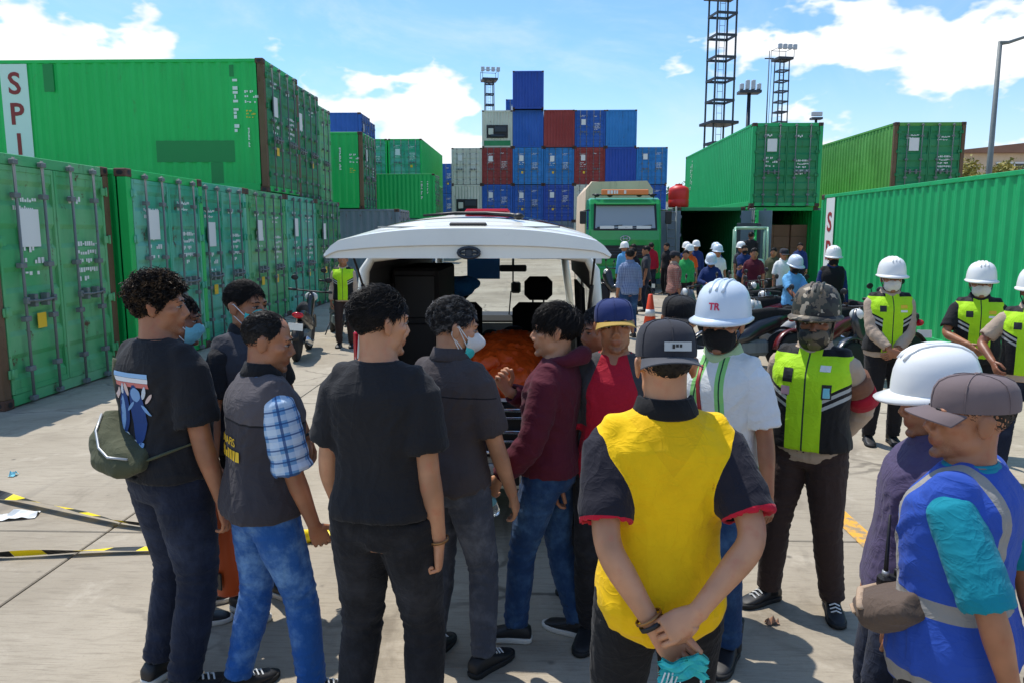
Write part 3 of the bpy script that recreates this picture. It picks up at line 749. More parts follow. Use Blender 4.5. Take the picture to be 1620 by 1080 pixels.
    # ---- clothing
    def cloth_finish(s, me, limbs=('arms',), wr=1.0, seed=0, smax=9.0):
        co = getco(me); no = getno(me); tc = s.untp(co); lc = np.zeros((len(co), 3)); best = np.full(len(co), 9.0)
        segs = []
        if 'arms' in limbs: segs += [(1 if k == 'L' else 2, s.arms[k]['S'], s.arms[k]['E'], s.arms[k]['W'], .285, .255) for k in 'LR']
        if 'legs' in limbs: segs += [(3 if k == 'L' else 4, s.legs[k]['H'], s.legs[k]['K'], s.legs[k]['A'], .425, .405) for k in 'LR']
        for idn, A, B, C, la, lb in segs:
            for (p, q, base, ln) in ((A, B, 0, la), (B, C, la, lb)):
                d = q-p; t = np.clip(((co-p) @ d)/(d @ d), 0, 1); pr = p+np.outer(t, d); dist = np.linalg.norm(co-pr, axis=1)
                u = nv(np.cross(d, (0, 1, 0.1))); v = nv(np.cross(u, d)); ang = np.arctan2((co-pr) @ v, (co-pr) @ u)
                w = dist < best; best[w] = dist[w]; lc[w, 0] = idn; lc[w, 1] = base+t[w]*ln; lc[w, 2] = ang[w]
        near = best < 0.115 if 'arms' in limbs else best < 0.2
        if 'arms' in limbs: near &= (np.abs(tc[:,0]) > 0.15*s.bulk) | (lc[:,1] > 0.12)
        if 'arms' in limbs: near &= lc[:,1] < smax
        lc[~near, 0] = 0
        if 'arms' in limbs:
            zs = [r[0] for r in TR]; a_, b_, y_ = (np.interp(tc[:,2], zs, [r[i] for r in TR]) for i in (1, 2, 3)); e_ = np.exp(-((tc[:,2]-1.05)/.2)**2); f_ = np.exp(-((tc[:,2]-1.06)/.13)**2)
            a_ = np.maximum(a_, .150)*s.bulk+s.fat*.040*e_+.020; b_ = np.maximum(b_, .085); b_ = b_*(.5+.5*s.bulk)+(s.fat*.035+s.belly*.05)*f_+.020; y_ = y_+(s.fat*.03+s.belly*.05)*f_
            rho = (np.abs(tc[:,0]/a_)**2.5+np.abs((tc[:,1]-y_)/b_)**2.5)**.4; setattr1(me, 'arm', ss(rho, 1.0, 1.16)*ss(tc[:,2], 1.0, 1.06)*ss(1.47-tc[:,2]+np.abs(tc[:,0])*.3, 0, .08)*(np.abs(tc[:,0]) > .09))
        setattr3(me, 'tc', tc); setattr3(me, 'lc', lc)
        if wr > 0:
            o = seed*11.7; Q_ = tc+o; d = 0.0045*pnoise(Q_*np.array([9, 9, 4.0]))
            warp = pnoise(Q_*5.0)*0.06
            r1 = 1-np.abs(pnoise((Q_+warp[:,None])*np.array([17, 17, 2.8])))*2.4; r2 = 1-np.abs(pnoise((Q_+warp[:,None]*1.5+3.3)*np.array([3.2, 3.2, 19.0])))*2.4
            low = ss(1.30-tc[:,2], 0.0, 0.35); d += 0.0090*np.clip(r1, -0.4, 1)**2*np.sign(r1)*(0.35+0.65*low)*np.clip(0.55+1.6*pnoise(Q_*3.1+7), 0, 1.3)+0.0075*np.clip(r2, -0.4, 1)**2*np.sign(r2)*(0.12+1.0*ss(1.22-tc[:,2], 0, .2))*np.clip(0.5+1.6*pnoise(Q_*2.7+1), 0, 1.3)
            diag = tc[:,2]*0.8-np.abs(tc[:,0])*0.9; r3 = 1-np.abs(pnoise(np.stack([diag*20, tc[:,1]*6+np.sign(tc[:,0])*3+o, (tc[:,2]+np.abs(tc[:,0]))*4], 1)))*2.4; d += 0.0110*np.clip(r3, -.4, 1)**2*np.sign(r3)*np.exp(-((np.abs(tc[:,0])-.13)/.07)**2)*np.exp(-((tc[:,2]-1.24)/.12)**2)
            if 'arms' in limbs:
                am = near*ss(lc[:,1], .05, .14); d = d*(1-0.4*am)+am*0.0026*np.sin(lc[:,1]*95+lc[:,2]*1.3+pnoise(Q_*8)*5)*(0.4+0.6*np.exp(-((lc[:,1]-.28)/.10)**2))
            if 'legs' in limbs:
                l = lc[:,1]; ph = pnoise(Q_*np.array([10, 10, 6.0]))*5
                mk = np.exp(-((l-.425)/.10)**2)+0.95*ss(l, .62, .80)+0.7*np.exp(-((l-.05)/.09)**2)
                d = d*0.6+mk*(0.55+0.9*pnoise(Q_*np.array([7, 7, 9.0])+5))*(0.0040*np.sin(l*120+np.cos(lc[:,2]+1.3)*3.2+ph)+0.0024*np.sin(l*230+np.cos(lc[:,2]-.6)*3+ph*1.7))
            setco(me, co+no*(d*wr)[:,None])
    def shirt(s, mat, sleeve=0.62, hem=0.86, ease=0.014, flare=0.016, sl_ease=0.020, collar='crew', wr=1.0, name='shirt', seed=0, cmat=None, cuff=False):
        mb = MB(); close_loft(mb, s.trings(hem, 1.458, ease, flare, hollow=s.lod < 2)); s.traps(mb, ease*.8)
        for k, sg in (('L', -1), ('R', 1)):
            a = s.arms[k]; P, S = bend_path(a['S'], a['E'], a['W'], n=8); q = 1+0.16*s.fat
            rs = np.interp(S, [0, .35, .8, 1.0, 1.3, 1.75, 2.0], [.053, .045, .039, .0375, .039, .029, .0255])*q+np.interp(S, [0, .3, .6, 2], [ease*.7, sl_ease*.8, sl_ease, sl_ease*.8])
            if sleeve < 1.2: rs = rs+np.interp(S, [0, sleeve], [0, 0.008])
            m = S <= sleeve; P2 = [p for p, f in zip(P, m) if f]; r2 = list(rs[m]); i = int(m.sum())
            if i < len(P):
                f = (sleeve-S[i-1])/(S[i]-S[i-1]+1e-9)
                if f > 0.05: P2.append(P[i-1]*(1-f)+P[i]*f); r2.append(rs[i-1]*(1-f)+rs[i]*f)
            if cuff and len(r2) > 3: r2[-1] += .006; r2[-2] += .006
            polytube(mb, P2, r2, 18, 1.0, 0.035 if s.lod < 2 else 0.0)
            mb.ell(tuple(a['S']+s.tv((-sg*.010, 0, -.006))), ((.050+ease*.7)*q,)*3, 14, 10)
        me = remeshed(mb, s.vc, 4 if s.lod < 2 else 1, 1.0, name); s.cloth_finish(me, ('arms',), wr if s.lod < 2 else wr*0.7, seed, (sleeve*.285 if sleeve < 1 else .285+(sleeve-1)*.255)+.03)
        o = ob(name, me, mat, s.root); s.collar(collar, cmat or mat, o, ease); return o
    def collar(s, typ, mat, par, ease):
        if not typ: return
        t = np.linspace(0, 2*math.pi, 28, endpoint=False); b = MB()
        def ring(rx, ry, z, drop, off=0.0):
            P = np.stack([rx*np.cos(t), ry*np.sin(t)-.012+off, z-drop*np.maximum(0, np.sin(t))], 1); return np.array([s.tp(p)+0 for p in P])
        if typ == 'crew':
            rg = [ring(.083, .073, 1.448, .03), ring(.080, .070, 1.464, .032), ring(.074, .065, 1.466, .033), ring(.074, .065, 1.446, .03)]
        elif typ == 'stand':
            rg = [ring(.084, .075, 1.440, .03), ring(.078, .073, 1.478, .035, .002), ring(.074, .070, 1.503, .045, .004), ring(.069, .066, 1.500, .045, .004), ring(.072, .066, 1.45, .03)]
        else:  # fold-over collar
            rg = [ring(.074, .066, 1.45, .03), ring(.071, .068, 1.502, .05, .004), ring(.079, .075, 1.500, .05, .004), ring(.096, .090, 1.452, .035), ring(.092, .086, 1.446, .035), ring(.076, .070, 1.478, .035)]
        rg = [np.roll(r, 0, axis=0) for r in rg]; b.grid(np.array(rg+[rg[0]]), closed=True)
        ob('collar', b, mat, par)
    def vest(s, mat, hem=0.86, ease=0.034, flare=0.012, wide=1.0, wr=0.8, name='vest', seed=3, top=1.452):
        mb = MB(); rings = s.trings(hem, top, ease, flare, hollow=s.lod < 2)
        close_loft(mb, rings); s.traps(mb, ease*.75)
        for k, sg in (('L', -1), ('R', 1)):
            S = s.arms[k]['S']; mb.ell(tuple(S+s.tv((-sg*.022, 0.0, .002))), (.052+ease*.4, .058+ease*.6, .056+ease*.7), 14, 10)
        me = remeshed(mb, s.vc, 5 if s.lod < 2 else 1, 1.0, name); s.cloth_finish(me, (), wr, seed); return ob(name, me, mat, s.root)
    def trousers(s, mat, waist=1.0, wide=1.0, ease=0.010, cuff=0.075, wr=1.0, name='trousers', seed=5, taper=1.0):
        mb = MB(); close_loft(mb, s.trings(0.815, waist, ease, 0.0, hollow=False))
        for k, sg in (('L', -1), ('R', 1)):
            l = s.legs[k]; P, S = bend_path(l['H']+np.array([0, 0, 0.0]), l['K'], l['A'], n=9); q = (1+0.14*s.fat)*wide
            rs = np.interp(S, [0, .25, .5, 1, 1.3, 1.7, 2], [.098, .094, .085, .066, .066, .058*taper, .055*taper])*q
            P[0] = P[0]+np.array([0, 0, .03])
            polytube(mb, P, rs, 18, 1.02, 0.03 if s.lod < 2 else 0.0)
        me = remeshed(mb, s.vc, 4 if s.lod < 2 else 1, 1.0, name); s.cloth_finish(me, ('legs',), wr, seed); o = ob(name, me, mat, s.root)
        return o
    def shoes(s, mat, sole, boot=0.0, lace=None, size=1.0):
        for k in 'LR':
            l = s.legs[k]; b = MB(); n = 16; Y = rotz(l['yaw']); A = np.array([l['A'][0], l['A'][1], l['z']]); rings = []
            for y, w, h in ((-.078,.020,.055),(-.072,.032,.078),(-.05,.037,.095),(-.015,.038,.100),(.02,.038,.092),(.06,.042,.072),(.10,.047,.058),(.14,.046,.048),(.17,.038,.040),(.188,.022,.030),(.193,.008,.022)):
                t = np.linspace(0, 2*math.pi, n, endpoint=False); c, q = np.cos(t), np.sin(t)
                P = np.stack([w*size*np.sign(c)*np.abs(c)**.7, np.full(n, y*size), 0.016+(h-.016)*0.5*(1+np.sign(q)*np.abs(q)**.75)], 1); rings.append(P @ Y.T+A)
            close_loft(b, rings)
            if boot > 0: polytube(b, [A+np.array([0, 0, .05])+Y @ np.array([0, -.02, 0]), A+np.array([0, 0, .10])+Y @ np.array([0, -.022, 0]), A+np.array([0, 0, .10+boot])+Y @ np.array([0, -.02, 0])], [.050, .049, .056], 16)
            sh = ob('shoe', b, mat, s.root)
            b = MB(); rings = []
            for z, g in ((0.001, .97), (0.006, 1.03), (0.024, 1.04), (0.028, 1.0)):
                ol = [(-.080,.012),(-.074,.028),(-.05,.038),(0,.037),(.05,.042),(.10,.049),(.14,.048),(.17,.041),(.19,.026),(.199,.009)]
                P = [(w*g, y*g, z) for y, w in ol]+[(-w*g, y*g, z) for y, w in ol[::-1]]; rings.append((np.array(P)*np.array([size, size, 1])) @ Y.T+A)
            close_loft(b, rings[::-1]); ob('sole', b, sole, sh)
            if lace is not None:
                b = MB()
                for i in range(4):
                    y = .045+i*.022; z = .092-i*.0095; b.tube([Y @ np.array([-.026, y, z-.012])+A, Y @ np.array([0, y+.004, z+.002])+A, Y @ np.array([.026, y, z-.012])+A], .0042, 5)
                ob('laces', b, lace, sh)
    # ---- head things, all in the head frame
    def hw(s, p): return s.HC+s.HM @ np.asarray(p, float)
    def hob(s, name, mb, mats, par=None):
        mb.v = [tuple(s.hw(v)) for v in mb.v]; return ob(name, mb, mats, par or s.root)
    def eyes(s, brow='hair_black'):
        for q in (-1, 1):
            b = MB(); b.ell((q*.031, .0735, .0060), (.0138, .0122, .0060), 14, 8, 0); b.ell((q*.030, .0835, .0060), (.0060, .0042, .0060), 10, 6, 1); b.tube([(q*.016, .0835, .0085), (q*.024, .0885, .0125), (q*.034, .0880, .0130), (q*.045, .0790, .0090)], [.0014, .0024, .0024, .0014], 5, 1)
            s.hob('eye', b, [M['eye_white'], M['iris']])
            b = MB(); b.tube([(q*.014, .090, .0275), (q*.028, .0895, .0325), (q*.044, .079, .0295), (q*.050, .072, .025)], [.0028, .0042, .0038, .0018], 6, flat=0.8); s.hob('eyebrow', b, M[brow])
    def hair(s, mat, length=.034, n=3300, front=.066, side=-.008, back=-.066, lift=.15, curl=0.0, thick=1.035, part=0.0, seed=1, sweep=(0, -.6, -.35), recede=0.0, tw=.00115, cap=True, vol=0.0):
        r = np.random.RandomState(seed+17); b = MB(); C = np.array([0, -.016, .034]); RR = np.array([.0765, .097, .086])*thick+vol
        def low(az):   # az: 0 = front (+y); lowest z of hair relative to head centre
            u = abs(((az+math.pi) % (2*math.pi))-math.pi); return float(np.interp(u, [0, .5, .95, 1.35, 1.65, 1.9, 2.4, math.pi], [front+recede*.5, front-.002+recede, .030+recede*.4, side, side-.01, side-.012, back*.8, back]))
        na, ne = 40, 12; G = []
        for i in range(na):
            az = 2*math.pi*i/na; z0 = (low(az)-C[2])/RR[2]; e0 = math.asin(max(-.98, min(.98, z0))); row = []
            for j in range(ne):
                e = e0+(math.pi/2-e0)*(j/(ne-1))
                d = np.array([math.sin(az)*math.cos(e), math.cos(az)*math.cos(e), math.sin(e)]); bump = 1+0.005*r.randn() if j else 0.975
                q_ = C+d*RR*bump; tp_ = 1-(1-1/(thick+.004))*(1-float(ss(q_[2], low(az), low(az)+.07))); row.append(C+(q_-C)*tp_)
            G.append(row)
        G.append(G[0])
        if cap: b.grid(np.array(G), 0)
        n = int(n*(1, .30, .10)[s.lod]); tw = tw*(1, 1.5, 2.4)[s.lod]
        az = r.uniform(-math.pi, math.pi, n); u_ = np.abs(az); lo = np.interp(u_, [0, .5, .95, 1.35, 1.65, 1.9, 2.4, math.pi], [front+recede*.5, front-.002+recede, .030+recede*.4, side, side-.01, side-.012, back*.8, back])
        sz = r.uniform(0, 1, n)*(1-np.maximum(-.98, (lo-C[2])/RR[2]))+np.maximum(-.98, (lo-C[2])/RR[2]); e = np.arcsin(np.clip(sz, -1, 1))
        d = np.stack([np.sin(az)*np.cos(e), np.cos(az)*np.cos(e), np.sin(e)], 1); p = C+d*RR*0.99; p = C+(p-C)*(1-(1-1/(thick+.004))*(1-ss(p[:,2], lo, lo+.07)))[:, None]; nn = d/RR; nn /= np.linalg.norm(nn, axis=1)[:, None]
        fl = np.array(sweep, float)+r.randn(n, 3)*0.24; fl[:,0] += part*np.sign(p[:,0]+.01); fl -= nn*(fl*nn).sum(1)[:, None]; fl /= np.linalg.norm(fl, axis=1)[:, None]
        L = (length*r.uniform(.6, 1.25, n)*np.where(p[:,2] > .03, 1.0, .55))[:, None]; li = (lift*r.uniform(.4, 1.5, n))[:, None]
        v = np.cross(nn, fl)
        if curl > 0:
            ph = r.uniform(0, 6.28, n)[:, None]; P = np.stack([p+nn*(L*li*k/4)+curl*(fl*np.cos(ph+k*1.9)+v*np.sin(ph+k*1.9))*(0.3+k/5) for k in range(6)], 1); R2 = np.array([tw*1.2]*5+[tw*.5])
        else:
            P = np.stack([p, p+fl*L*.4+nn*L*li*.7, p+fl*L*.8+nn*L*li*.75, p+fl*L*1.05+nn*L*li*.45], 1); R2 = np.array([tw, tw*1.1, tw*.8, tw*.25])
        m = P.shape[1]; ring = np.stack([P+(nn*math.cos(t)+v*math.sin(t))[:, None]*R2[None, :, None] for t in (0, 2.094, 4.189)], 2)   # n,m,3,3
        base = (np.arange(n)*m*3)[:, None, None, None]; i = np.arange(m-1)[None, :, None, None]; k = np.arange(3)[None, None, :, None]; k1 = (k+1) % 3
        q = np.concatenate([base+i*3+k, base+i*3+k1, base+(i+1)*3+k1, base+(i+1)*3+k], 3).reshape(-1, 4)
        cv = np.array(b.v) if b.v else np.zeros((0, 3)); cl = np.array([x for f in b.f for x in f], int); allv = np.concatenate([cv, ring.reshape(-1, 3)]); allv = s.HC+allv @ s.HM.T
        lp = np.concatenate([cl, (q+len(cv)).ravel()]); me = np_mesh('hair', allv, lp, np.arange(len(lp)//4)*4, None)
        return ob('hair', me, mat, s.root)
    def helmet(s, mat, strap=True, chin='black', logo=None, lmat=None, tilt=0.09):
        b = MB(); n = 36; T = rotx(tilt)
        prof = [(1.0, 0.0), (1.005, .012), (.985, .04), (.94, .075), (.86, .105), (.72, .130), (.52, .147), (.28, .156), (0.0, .158)]
        G = []
        for r, z in prof:
            row = []
            for k in range(n):
                a = 2*math.pi*k/n; rid = 0.004*(math.cos(a)**2 < .05)*(r < .95)
                row.append((.116*r*math.cos(a), .140*r*math.sin(a)-.006, .034+z+rid))
            G.append(row)
        b.grid(np.array(G), 0, closed=True)
        # crown ridges
        for x in (-.026, 0, .026):
            P = [(x, y_-.006, .034+.002+float(np.interp(math.hypot(x/.116, y_/.140), [r for r, z in prof[:0:-1]], [z for r, z in prof[:0:-1]]))) for y_ in np.linspace(-.112, .112, 16)]; b.tube(P, .0070, 8, 0, flat=0.7)
        # brim
        G = []
        for w, dz in ((0.99, .004), (1.03, -.004), (1.0, -.012)):
            row = []
            for k in range(n):
                a = 2*math.pi*k/n; f = max(0, math.sin(a)); e = (w-.99)*0.0+(0 if w < 1 else (.012+.042*f**1.5)*(1.0 if w > 1.02 else .9))
                row.append(((.116+e)*math.cos(a), (.140+e)*math.sin(a)-.006, .034+dz-.012*f*(0 if w < 1 else 1)))
            G.append(row)
        G.append([(.112*math.cos(2*math.pi*k/n), .136*math.sin(2*math.pi*k/n)-.006, .032) for k in range(n)])
        br = MB(); br.grid(np.array(G), 0, closed=True)
        b.v = [tuple(T @ np.array(v)) for v in b.v]; br.v = [tuple(T @ np.array(v)) for v in br.v]
        hm = s.hob('helmet', b, mat); s.hob('brim', br, mat, hm)
        b = MB(); b.lathe([(1.0, 0), (1.0, .02)], 28, 0, (0, -.006, .012), .098, .118); s.hob('headband', b, M['black'], hm)
        if strap:
            b = MB(); b.tube([(-.088, .01, .03), (-.082, .016, -.04), (-.05, .03, -.105), (0, .05, -.122), (.05, .03, -.105), (.082, .016, -.04), (.088, .01, .03)], .004, 5); s.hob('chin_strap', b, M[chin], hm)
        if logo:
            me = text_mesh(logo, .042, .001, .0015); c = getco(me); u = c[:,0]; v = c[:,1]; az = u/.14+0.0; out = np.stack([-.128*np.sin(az)*0.98, (.140)*np.cos(az)*.985-.004, .088+v*.95], 1)
            out[:,1] -= (v)*0.28+.002; setco(me, np.array([s.hw(T @ p) for p in out])); ob('emblem', me, lmat, hm)
        return hm
    def cap(s, mat, brim=None, back=False, tilt=0.0, patch=None, h=.092):
        b = MB(); n = 36; sg = -1 if back else 1; T = rotx(tilt); G = []
        for r, z in ((1.0, -.002), (1.01, .012), (1.0, .03), (.955, .055), (.85, .074), (.66, .086), (.4, .0925), (.15, .0945), (0, .095)):
            G.append([(.0865*r*math.cos(a), .1085*r*math.sin(a)-.014, .030+z*h/.092) for a in 2*np.pi*np.arange(n)/n])
        b.grid(np.array(G), 0, closed=True); b.ell((0, -.014, .030+.0955*h/.092), (.008, .008, .005), 8, 6)
        for k in range(6):
            a = math.pi*k/3+.52; b.tube([(.0875*r*math.cos(a), .1095*r*math.sin(a)-.014, .031+z*h/.092) for r, z in ((1.0, .0), (1.0, .03), (.955, .055), (.85, .074), (.66, .086), (.4, .0925), (.1, .0945))], .0016, 4)
        G = []
        for t in np.linspace(0, 1, 6):
            row = []
            for u in np.linspace(-1, 1, 17):
                a = u*1.12; ext = .066*t*(1-.35*u*u); x = (.0865+ext*.25)*math.sin(a); y = (.1085)*math.cos(a)+ext; row.append((x, sg*y-.014, .031-.010*t-.016*u*u*(0.5+t)))
            G.append(row)
        G = np.array(G); top = G.copy(); bot = G.copy(); bot[:,:,2] -= .0035
        br = MB(); br.grid(top, 0); br.grid(bot[:, ::-1], 0)
        edge = np.array([top[-1], bot[-1]]); br.grid(edge, 0)
        for q in (b, br): q.v = [tuple(T @ np.array(v)) for v in q.v]
        c = s.hob('cap', b, mat); s.hob('brim', br, brim or mat, c)
        return c
    def mask(s, mat, loops='wht_cloth', low=0.0, big=1.0, cone=0.0):
        b = MB(); G = []; nu, nv_ = 22, 14
        for j in range(nv_):
            v = j/(nv_-1); row = []
            for i in range(nu):
                u = i/(nu-1)*2-1; az = u*1.32; e = (.42-1.40*v)+.22*math.cos(az*1.15)*(1-v)*1.0
                if v > .5: e += .18*abs(u)*(v-.5)*2
                d = np.array([math.sin(az)*math.cos(e), math.cos(az)*math.cos(e), math.sin(e)])
                nose = .020*math.exp(-(u/.2)**2)*math.exp(-((v-.2)/.28)**2)+cone*math.exp(-(u/.55)**2)*math.exp(-((v-.45)/.35)**2)
                pl = .0018*math.sin(v*22) if cone == 0 else 0
                row.append(np.array([0, .030, -.046])+d*np.array([.0735, .074+nose+pl, .074])*big+np.array([0, 0, -low]))
            G.append(row)
        G = np.array(G); b.grid(G, 0); c = G.mean((0, 1)); b.grid((G*0.97+c*0.03)[:, ::-1], 0)
        m = s.hob('face_mask', b, mat)
        for q, i in ((-1, 0), (1, -1)):
            bb = MB(); A1, A2 = G[2, i], G[-4, i]; bb.tube([A1, (q*.085, -.004, .018-low*.2), (q*.088, -.026, .008), (q*.084, -.026, -.02), A2], .0022, 5); s.hob('ear_loop', bb, M[loops], m)
        return m
    def watch(s, k, mat, t=0.93, w=.014, r=.034):
        a = s.arms[k]; p = a['E']+(a['W']-a['E'])*t; d = nv(a['W']-a['E']); b = MB(); th = np.linspace(0, 2*math.pi, 20)
        u = nv(np.cross(d, (0.1, .2, 1))); v = np.cross(d, u); R2 = []
        for rr, dz in ((r, -w/2), (r+.004, -w/2), (r+.004, w/2), (r, w/2), (r, -w/2)): R2.append(p+d*dz+np.outer(np.cos(th), u)*rr+np.outer(np.sin(th), v)*rr)
        b.grid(np.array(R2)); return ob('wristband', b, mat, s.root)
    def onto(s, par, x, z, front, off=.003):
        """the point of a garment's surface at template (x, z)"""
        from mathutils.bvhtree import BVHTree
        if not hasattr(s, '_bv'): s._bv = {}
        if par.name not in s._bv:
            me = par.data; s._bv[par.name] = BVHTree.FromPolygons([v.co for v in me.vertices], [tuple(p.vertices) for p in me.polygons])
        sg = 1 if front else -1; o = s.tp((x, sg*.5, z)); d = s.tM(z) @ np.array([0, -sg*1.0, 0]); h = s._bv[par.name].ray_cast(Vector(o), Vector(d))
        return np.array(h[0])+np.array(h[1])*off if h[0] is not None else s.tp((x, 0, z))
    def badge(s, par, mat, x, z, w, h, front=True, name='badge', rot=0.0, text=None, tm=None, nx=7, nz=5, ell=False, off=.003):
        """a flat patch sewn on a garment; x, z in the upright template"""
        c, n = math.cos(rot), math.sin(rot); P = []
        for v in np.linspace(-.5, .5, nz):
            row = []
            for u in np.linspace(-.5, .5, nx):
                uu, vv = u, v
                if ell: q = math.sqrt(max(0, 1-(2*v)**2)) if abs(v) < .5 else .15; uu = u*max(q, .12)
                row.append(s.onto(par, x+uu*w*c-vv*h*n, z+uu*w*n+vv*h*c, front, off))
            P.append(row)
        P = np.array(P); b = MB(); b.grid(P[:, ::-1] if front else P, 0, False); o = ob(name, b, mat, par)
        if text: s.letters(par, tm, text, x, z, w, h*.8, front)
        return o
    def letters(s, par, mat, text, x, z, w, h, front):
        me = text_mesh(text, h, 0.0, h*.012); c = getco(me); sx = w*.92/max(1e-4, c[:,0].max()-c[:,0].min()); sgn = -1 if front else 1
        setco(me, np.array([s.onto(par, x+sgn*a*sx, z+bz, front, .0065) for a, bz in c[:, :2]])); return ob('lettering', me, mat, par)
    def strokes(s, par, mat, x, z, w, h, front, seed=1):
        """lettering too blurred to read"""
        r = random.Random(seed); b = MB(); t = -w/2
        while t < w/2-h*.3:
            cw = h*r.uniform(.4, .65); lo, hi = (-h/2, h/2) if r.random() < .7 else (-h/2, h*.15); sg = -1 if front else 1
            q = [s.onto(par, x+sg*a, z+c, front, .0065) for a, c in ((t, lo), (t+cw, lo), (t+cw, hi), (t, hi))]; b.add(q, [(0, 1, 2, 3)]); t += cw+h*.18
        return kind(ob('lettering', b, mat, par), 'stuff')
    def dx(s, p): return Vector(s.root.matrix_basis @ Vector(p))
# ---------------------------------------------------------------- skin, hair and cloth
def skin(name, c):
    t = MT(name, c, 0.45, spec=0.45); p = t.coord('Object'); n = t.noise(p, 26, 4, 0.6); n2 = t.noise(p, 7, 3, 0.5)
    col = t.mix(tuple(v*0.74 for v in c), tuple(min(1, v*1.14) for v in c), n2.step(.3, .7)); col = t.mix(col, tuple(v*q for v, q in zip(c, (.95, .62, .6))), n.step(.5, .75)*.5)
    col = t.mix(col, (c[0]*.80, c[1]*.48, c[2]*.48), V(t.nt, t.attr('lip').outputs['Fac'])*.75)
    col = t.mix(col, tuple(v*.45 for v in c), V(t.nt, t.attr('stubble').outputs['Fac'])*t.noise(p, 300, 2, .6).step(.35, .7)*.45)
    t.setcol(col); t.b.inputs['Subsurface Weight'].default_value = 0.06; t.b.inputs['Subsurface Radius'].default_value = (.012, .005, .003); t.b.inputs['Subsurface Scale'].default_value = 0.5
    t.bump(n*.5+n2*.5, .18, .002); return t.m
M['skin_mid'] = skin('brown skin', lin((166,112,80))); M['skin_light'] = skin('light brown skin', lin((190,138,104))); M['skin_dark'] = skin('dark brown skin', lin((132,84,60)))
def hairm(name, c, c2):
    t = MT(name, c, 0.6, spec=.35); p = t.coord('Object'); t.setcol(t.mix(c, c2, t.noise(p, 45, 3, .6).step(.45, .75))); return t.m
M['hair_black'] = hairm('black hair', lin((18,15,14)), lin((38,32,30))); M['hair_grey'] = hairm('greying hair', lin((34,32,32)), lin((128,126,124)))
M['eye_white'] = MT('eye white', lin((158,144,136)), .3).m; M['hair_curl'] = hairm('dark brown curly hair', lin((20,16,14)), lin((112,88,64))); M['iris'] = MT('dark iris', lin((22,14,10)), .15).m
def weave(t, col, crease=1.0, rough=.85):
    p = t.coord('Object'); n = t.noise(p, 90, 3, .6); n2 = t.noise(p, 5, 4, .6)
    t.setcol(t.mix(col, (0, 0, 0), n2.step(.4, .8)*.16)); t.b.inputs['Sheen Weight'].default_value = .06; t.b.inputs['Sheen Roughness'].default_value = .5
    t.b.inputs['Roughness'].default_value = rough
    a = t.noise(p, 7.5, 4, .5, 1.2, (1.0, 1.0, .55)); b2 = t.noise(p, 15, 3, .5, .8, (.7, .7, 1.3)); cr = (1-(a*2-1).ab()).pw(6.0)*.7+(1-(b2*2-1).ab()).pw(7.0)*.35
    t.bump(cr+n*.04, .36*crease, .010); return t.m
def fabric(name, c, rough=.85, spec=.25, crease=1.0): t = MT(name, c, rough, spec=spec); return weave(t, t.rgb(c), crease, rough)
def denim(name, c, fade):
    t = MT(name, c, .85, spec=.2); l = t.xyz(t.attr('lc').outputs['Vector']); p = t.coord('Object'); n = t.noise(p, 9, 5, .65); th = ((l[1]-.26).ab()).step(.26, .0)*.6
    col = t.mix(c, fade, (n.step(.42, .75)*.55+th*n.step(.3, .7)*.55).clamp()); tw = t.noise(p, 160, 3, .7, 0, (1, 1, .25)); col = t.mix(col, tuple(min(1, v*1.8+.02) for v in c), tw.step(.5, .8)*.3); return weave(t, col)
def regions(name, base, fn, rough=.8, spec=.25):
    """cloth whose colour areas are cut in the garment's own coordinates"""
    t = MT(name, base, rough, spec=spec); tc = t.xyz(t.attr('tc').outputs['Vector']); lc = t.xyz(t.attr('lc').outputs['Vector']); return weave(t, fn(t, t.rgb(base), tc, lc), rough=rough)
def plaid(t, x, y, c0, c1, c2, p=.045):
    a = (x/p).mod(1.0); b = (y/p).mod(1.0); col = t.mix(c0, c1, a.between(.0, .45)*.6); col = t.mix(col, c1, b.between(.0, .45)*.6)
    col = t.mix(col, c2, a.between(.62, .74)*.85); return t.mix(col, c2, b.between(.62, .74)*.85)
M['wht_cloth'] = fabric('white cloth', lin((226,228,226))); M['blk_cloth'] = fabric('black cloth', lin((23,23,25))); M['blk_tee'] = fabric('faded black cotton', lin((33,33,36)))
M['navy_jean'] = denim('dark navy denim', lin((28,34,50)), lin((50,58,78))); M['blue_jean'] = denim('bright blue denim', lin((34,84,150)), lin((126,166,206))); M['mid_jean'] = denim('medium blue denim', lin((30,58,96)), lin((76,112,150)))
M['blk_jean'] = denim('black denim', lin((28,28,31)), lin((54,54,58))); M['grey_jean'] = denim('grey denim', lin((66,70,80)), lin((112,116,126)))
M['brown_tr'] = fabric('dark brown uniform cloth', lin((58,44,40))); M['dark_tr'] = fabric('dark uniform cloth', lin((30,28,30)))
M['tan'] = fabric('tan uniform cloth', lin((178,158,138))); M['helmet_w'] = MT('white helmet shell', lin((232,232,228)), .28).m; M['helmet_b'] = MT('pale blue helmet shell', lin((206,218,228)), .3).m
M['cyan'] = fabric('turquoise mask cloth', lin((70,200,196))); M['mask_w'] = fabric('white mask cloth', lin((218,216,212))); M['mask_blue'] = fabric('light blue mask cloth', lin((130,200,214)))
M['shoe_b'] = MT('black shoe', lin((22,22,24)), .55).m; M['sole_w'] = MT('white sole', lin((205,200,190)), .6).m; M['sole_b'] = MT('black sole', lin((20,20,20)), .7).m; M['lace_w'] = M['wht_cloth']
M['maroon'] = fabric('maroon cotton', lin((84,24,40))); M['red'] = fabric('red cotton', lin((168,24,46))); M['charcoal'] = fabric('charcoal cotton', lin((58,58,62)))
M['brass'] = MT('warm metal', lin((150,110,70)), .35, .8).m
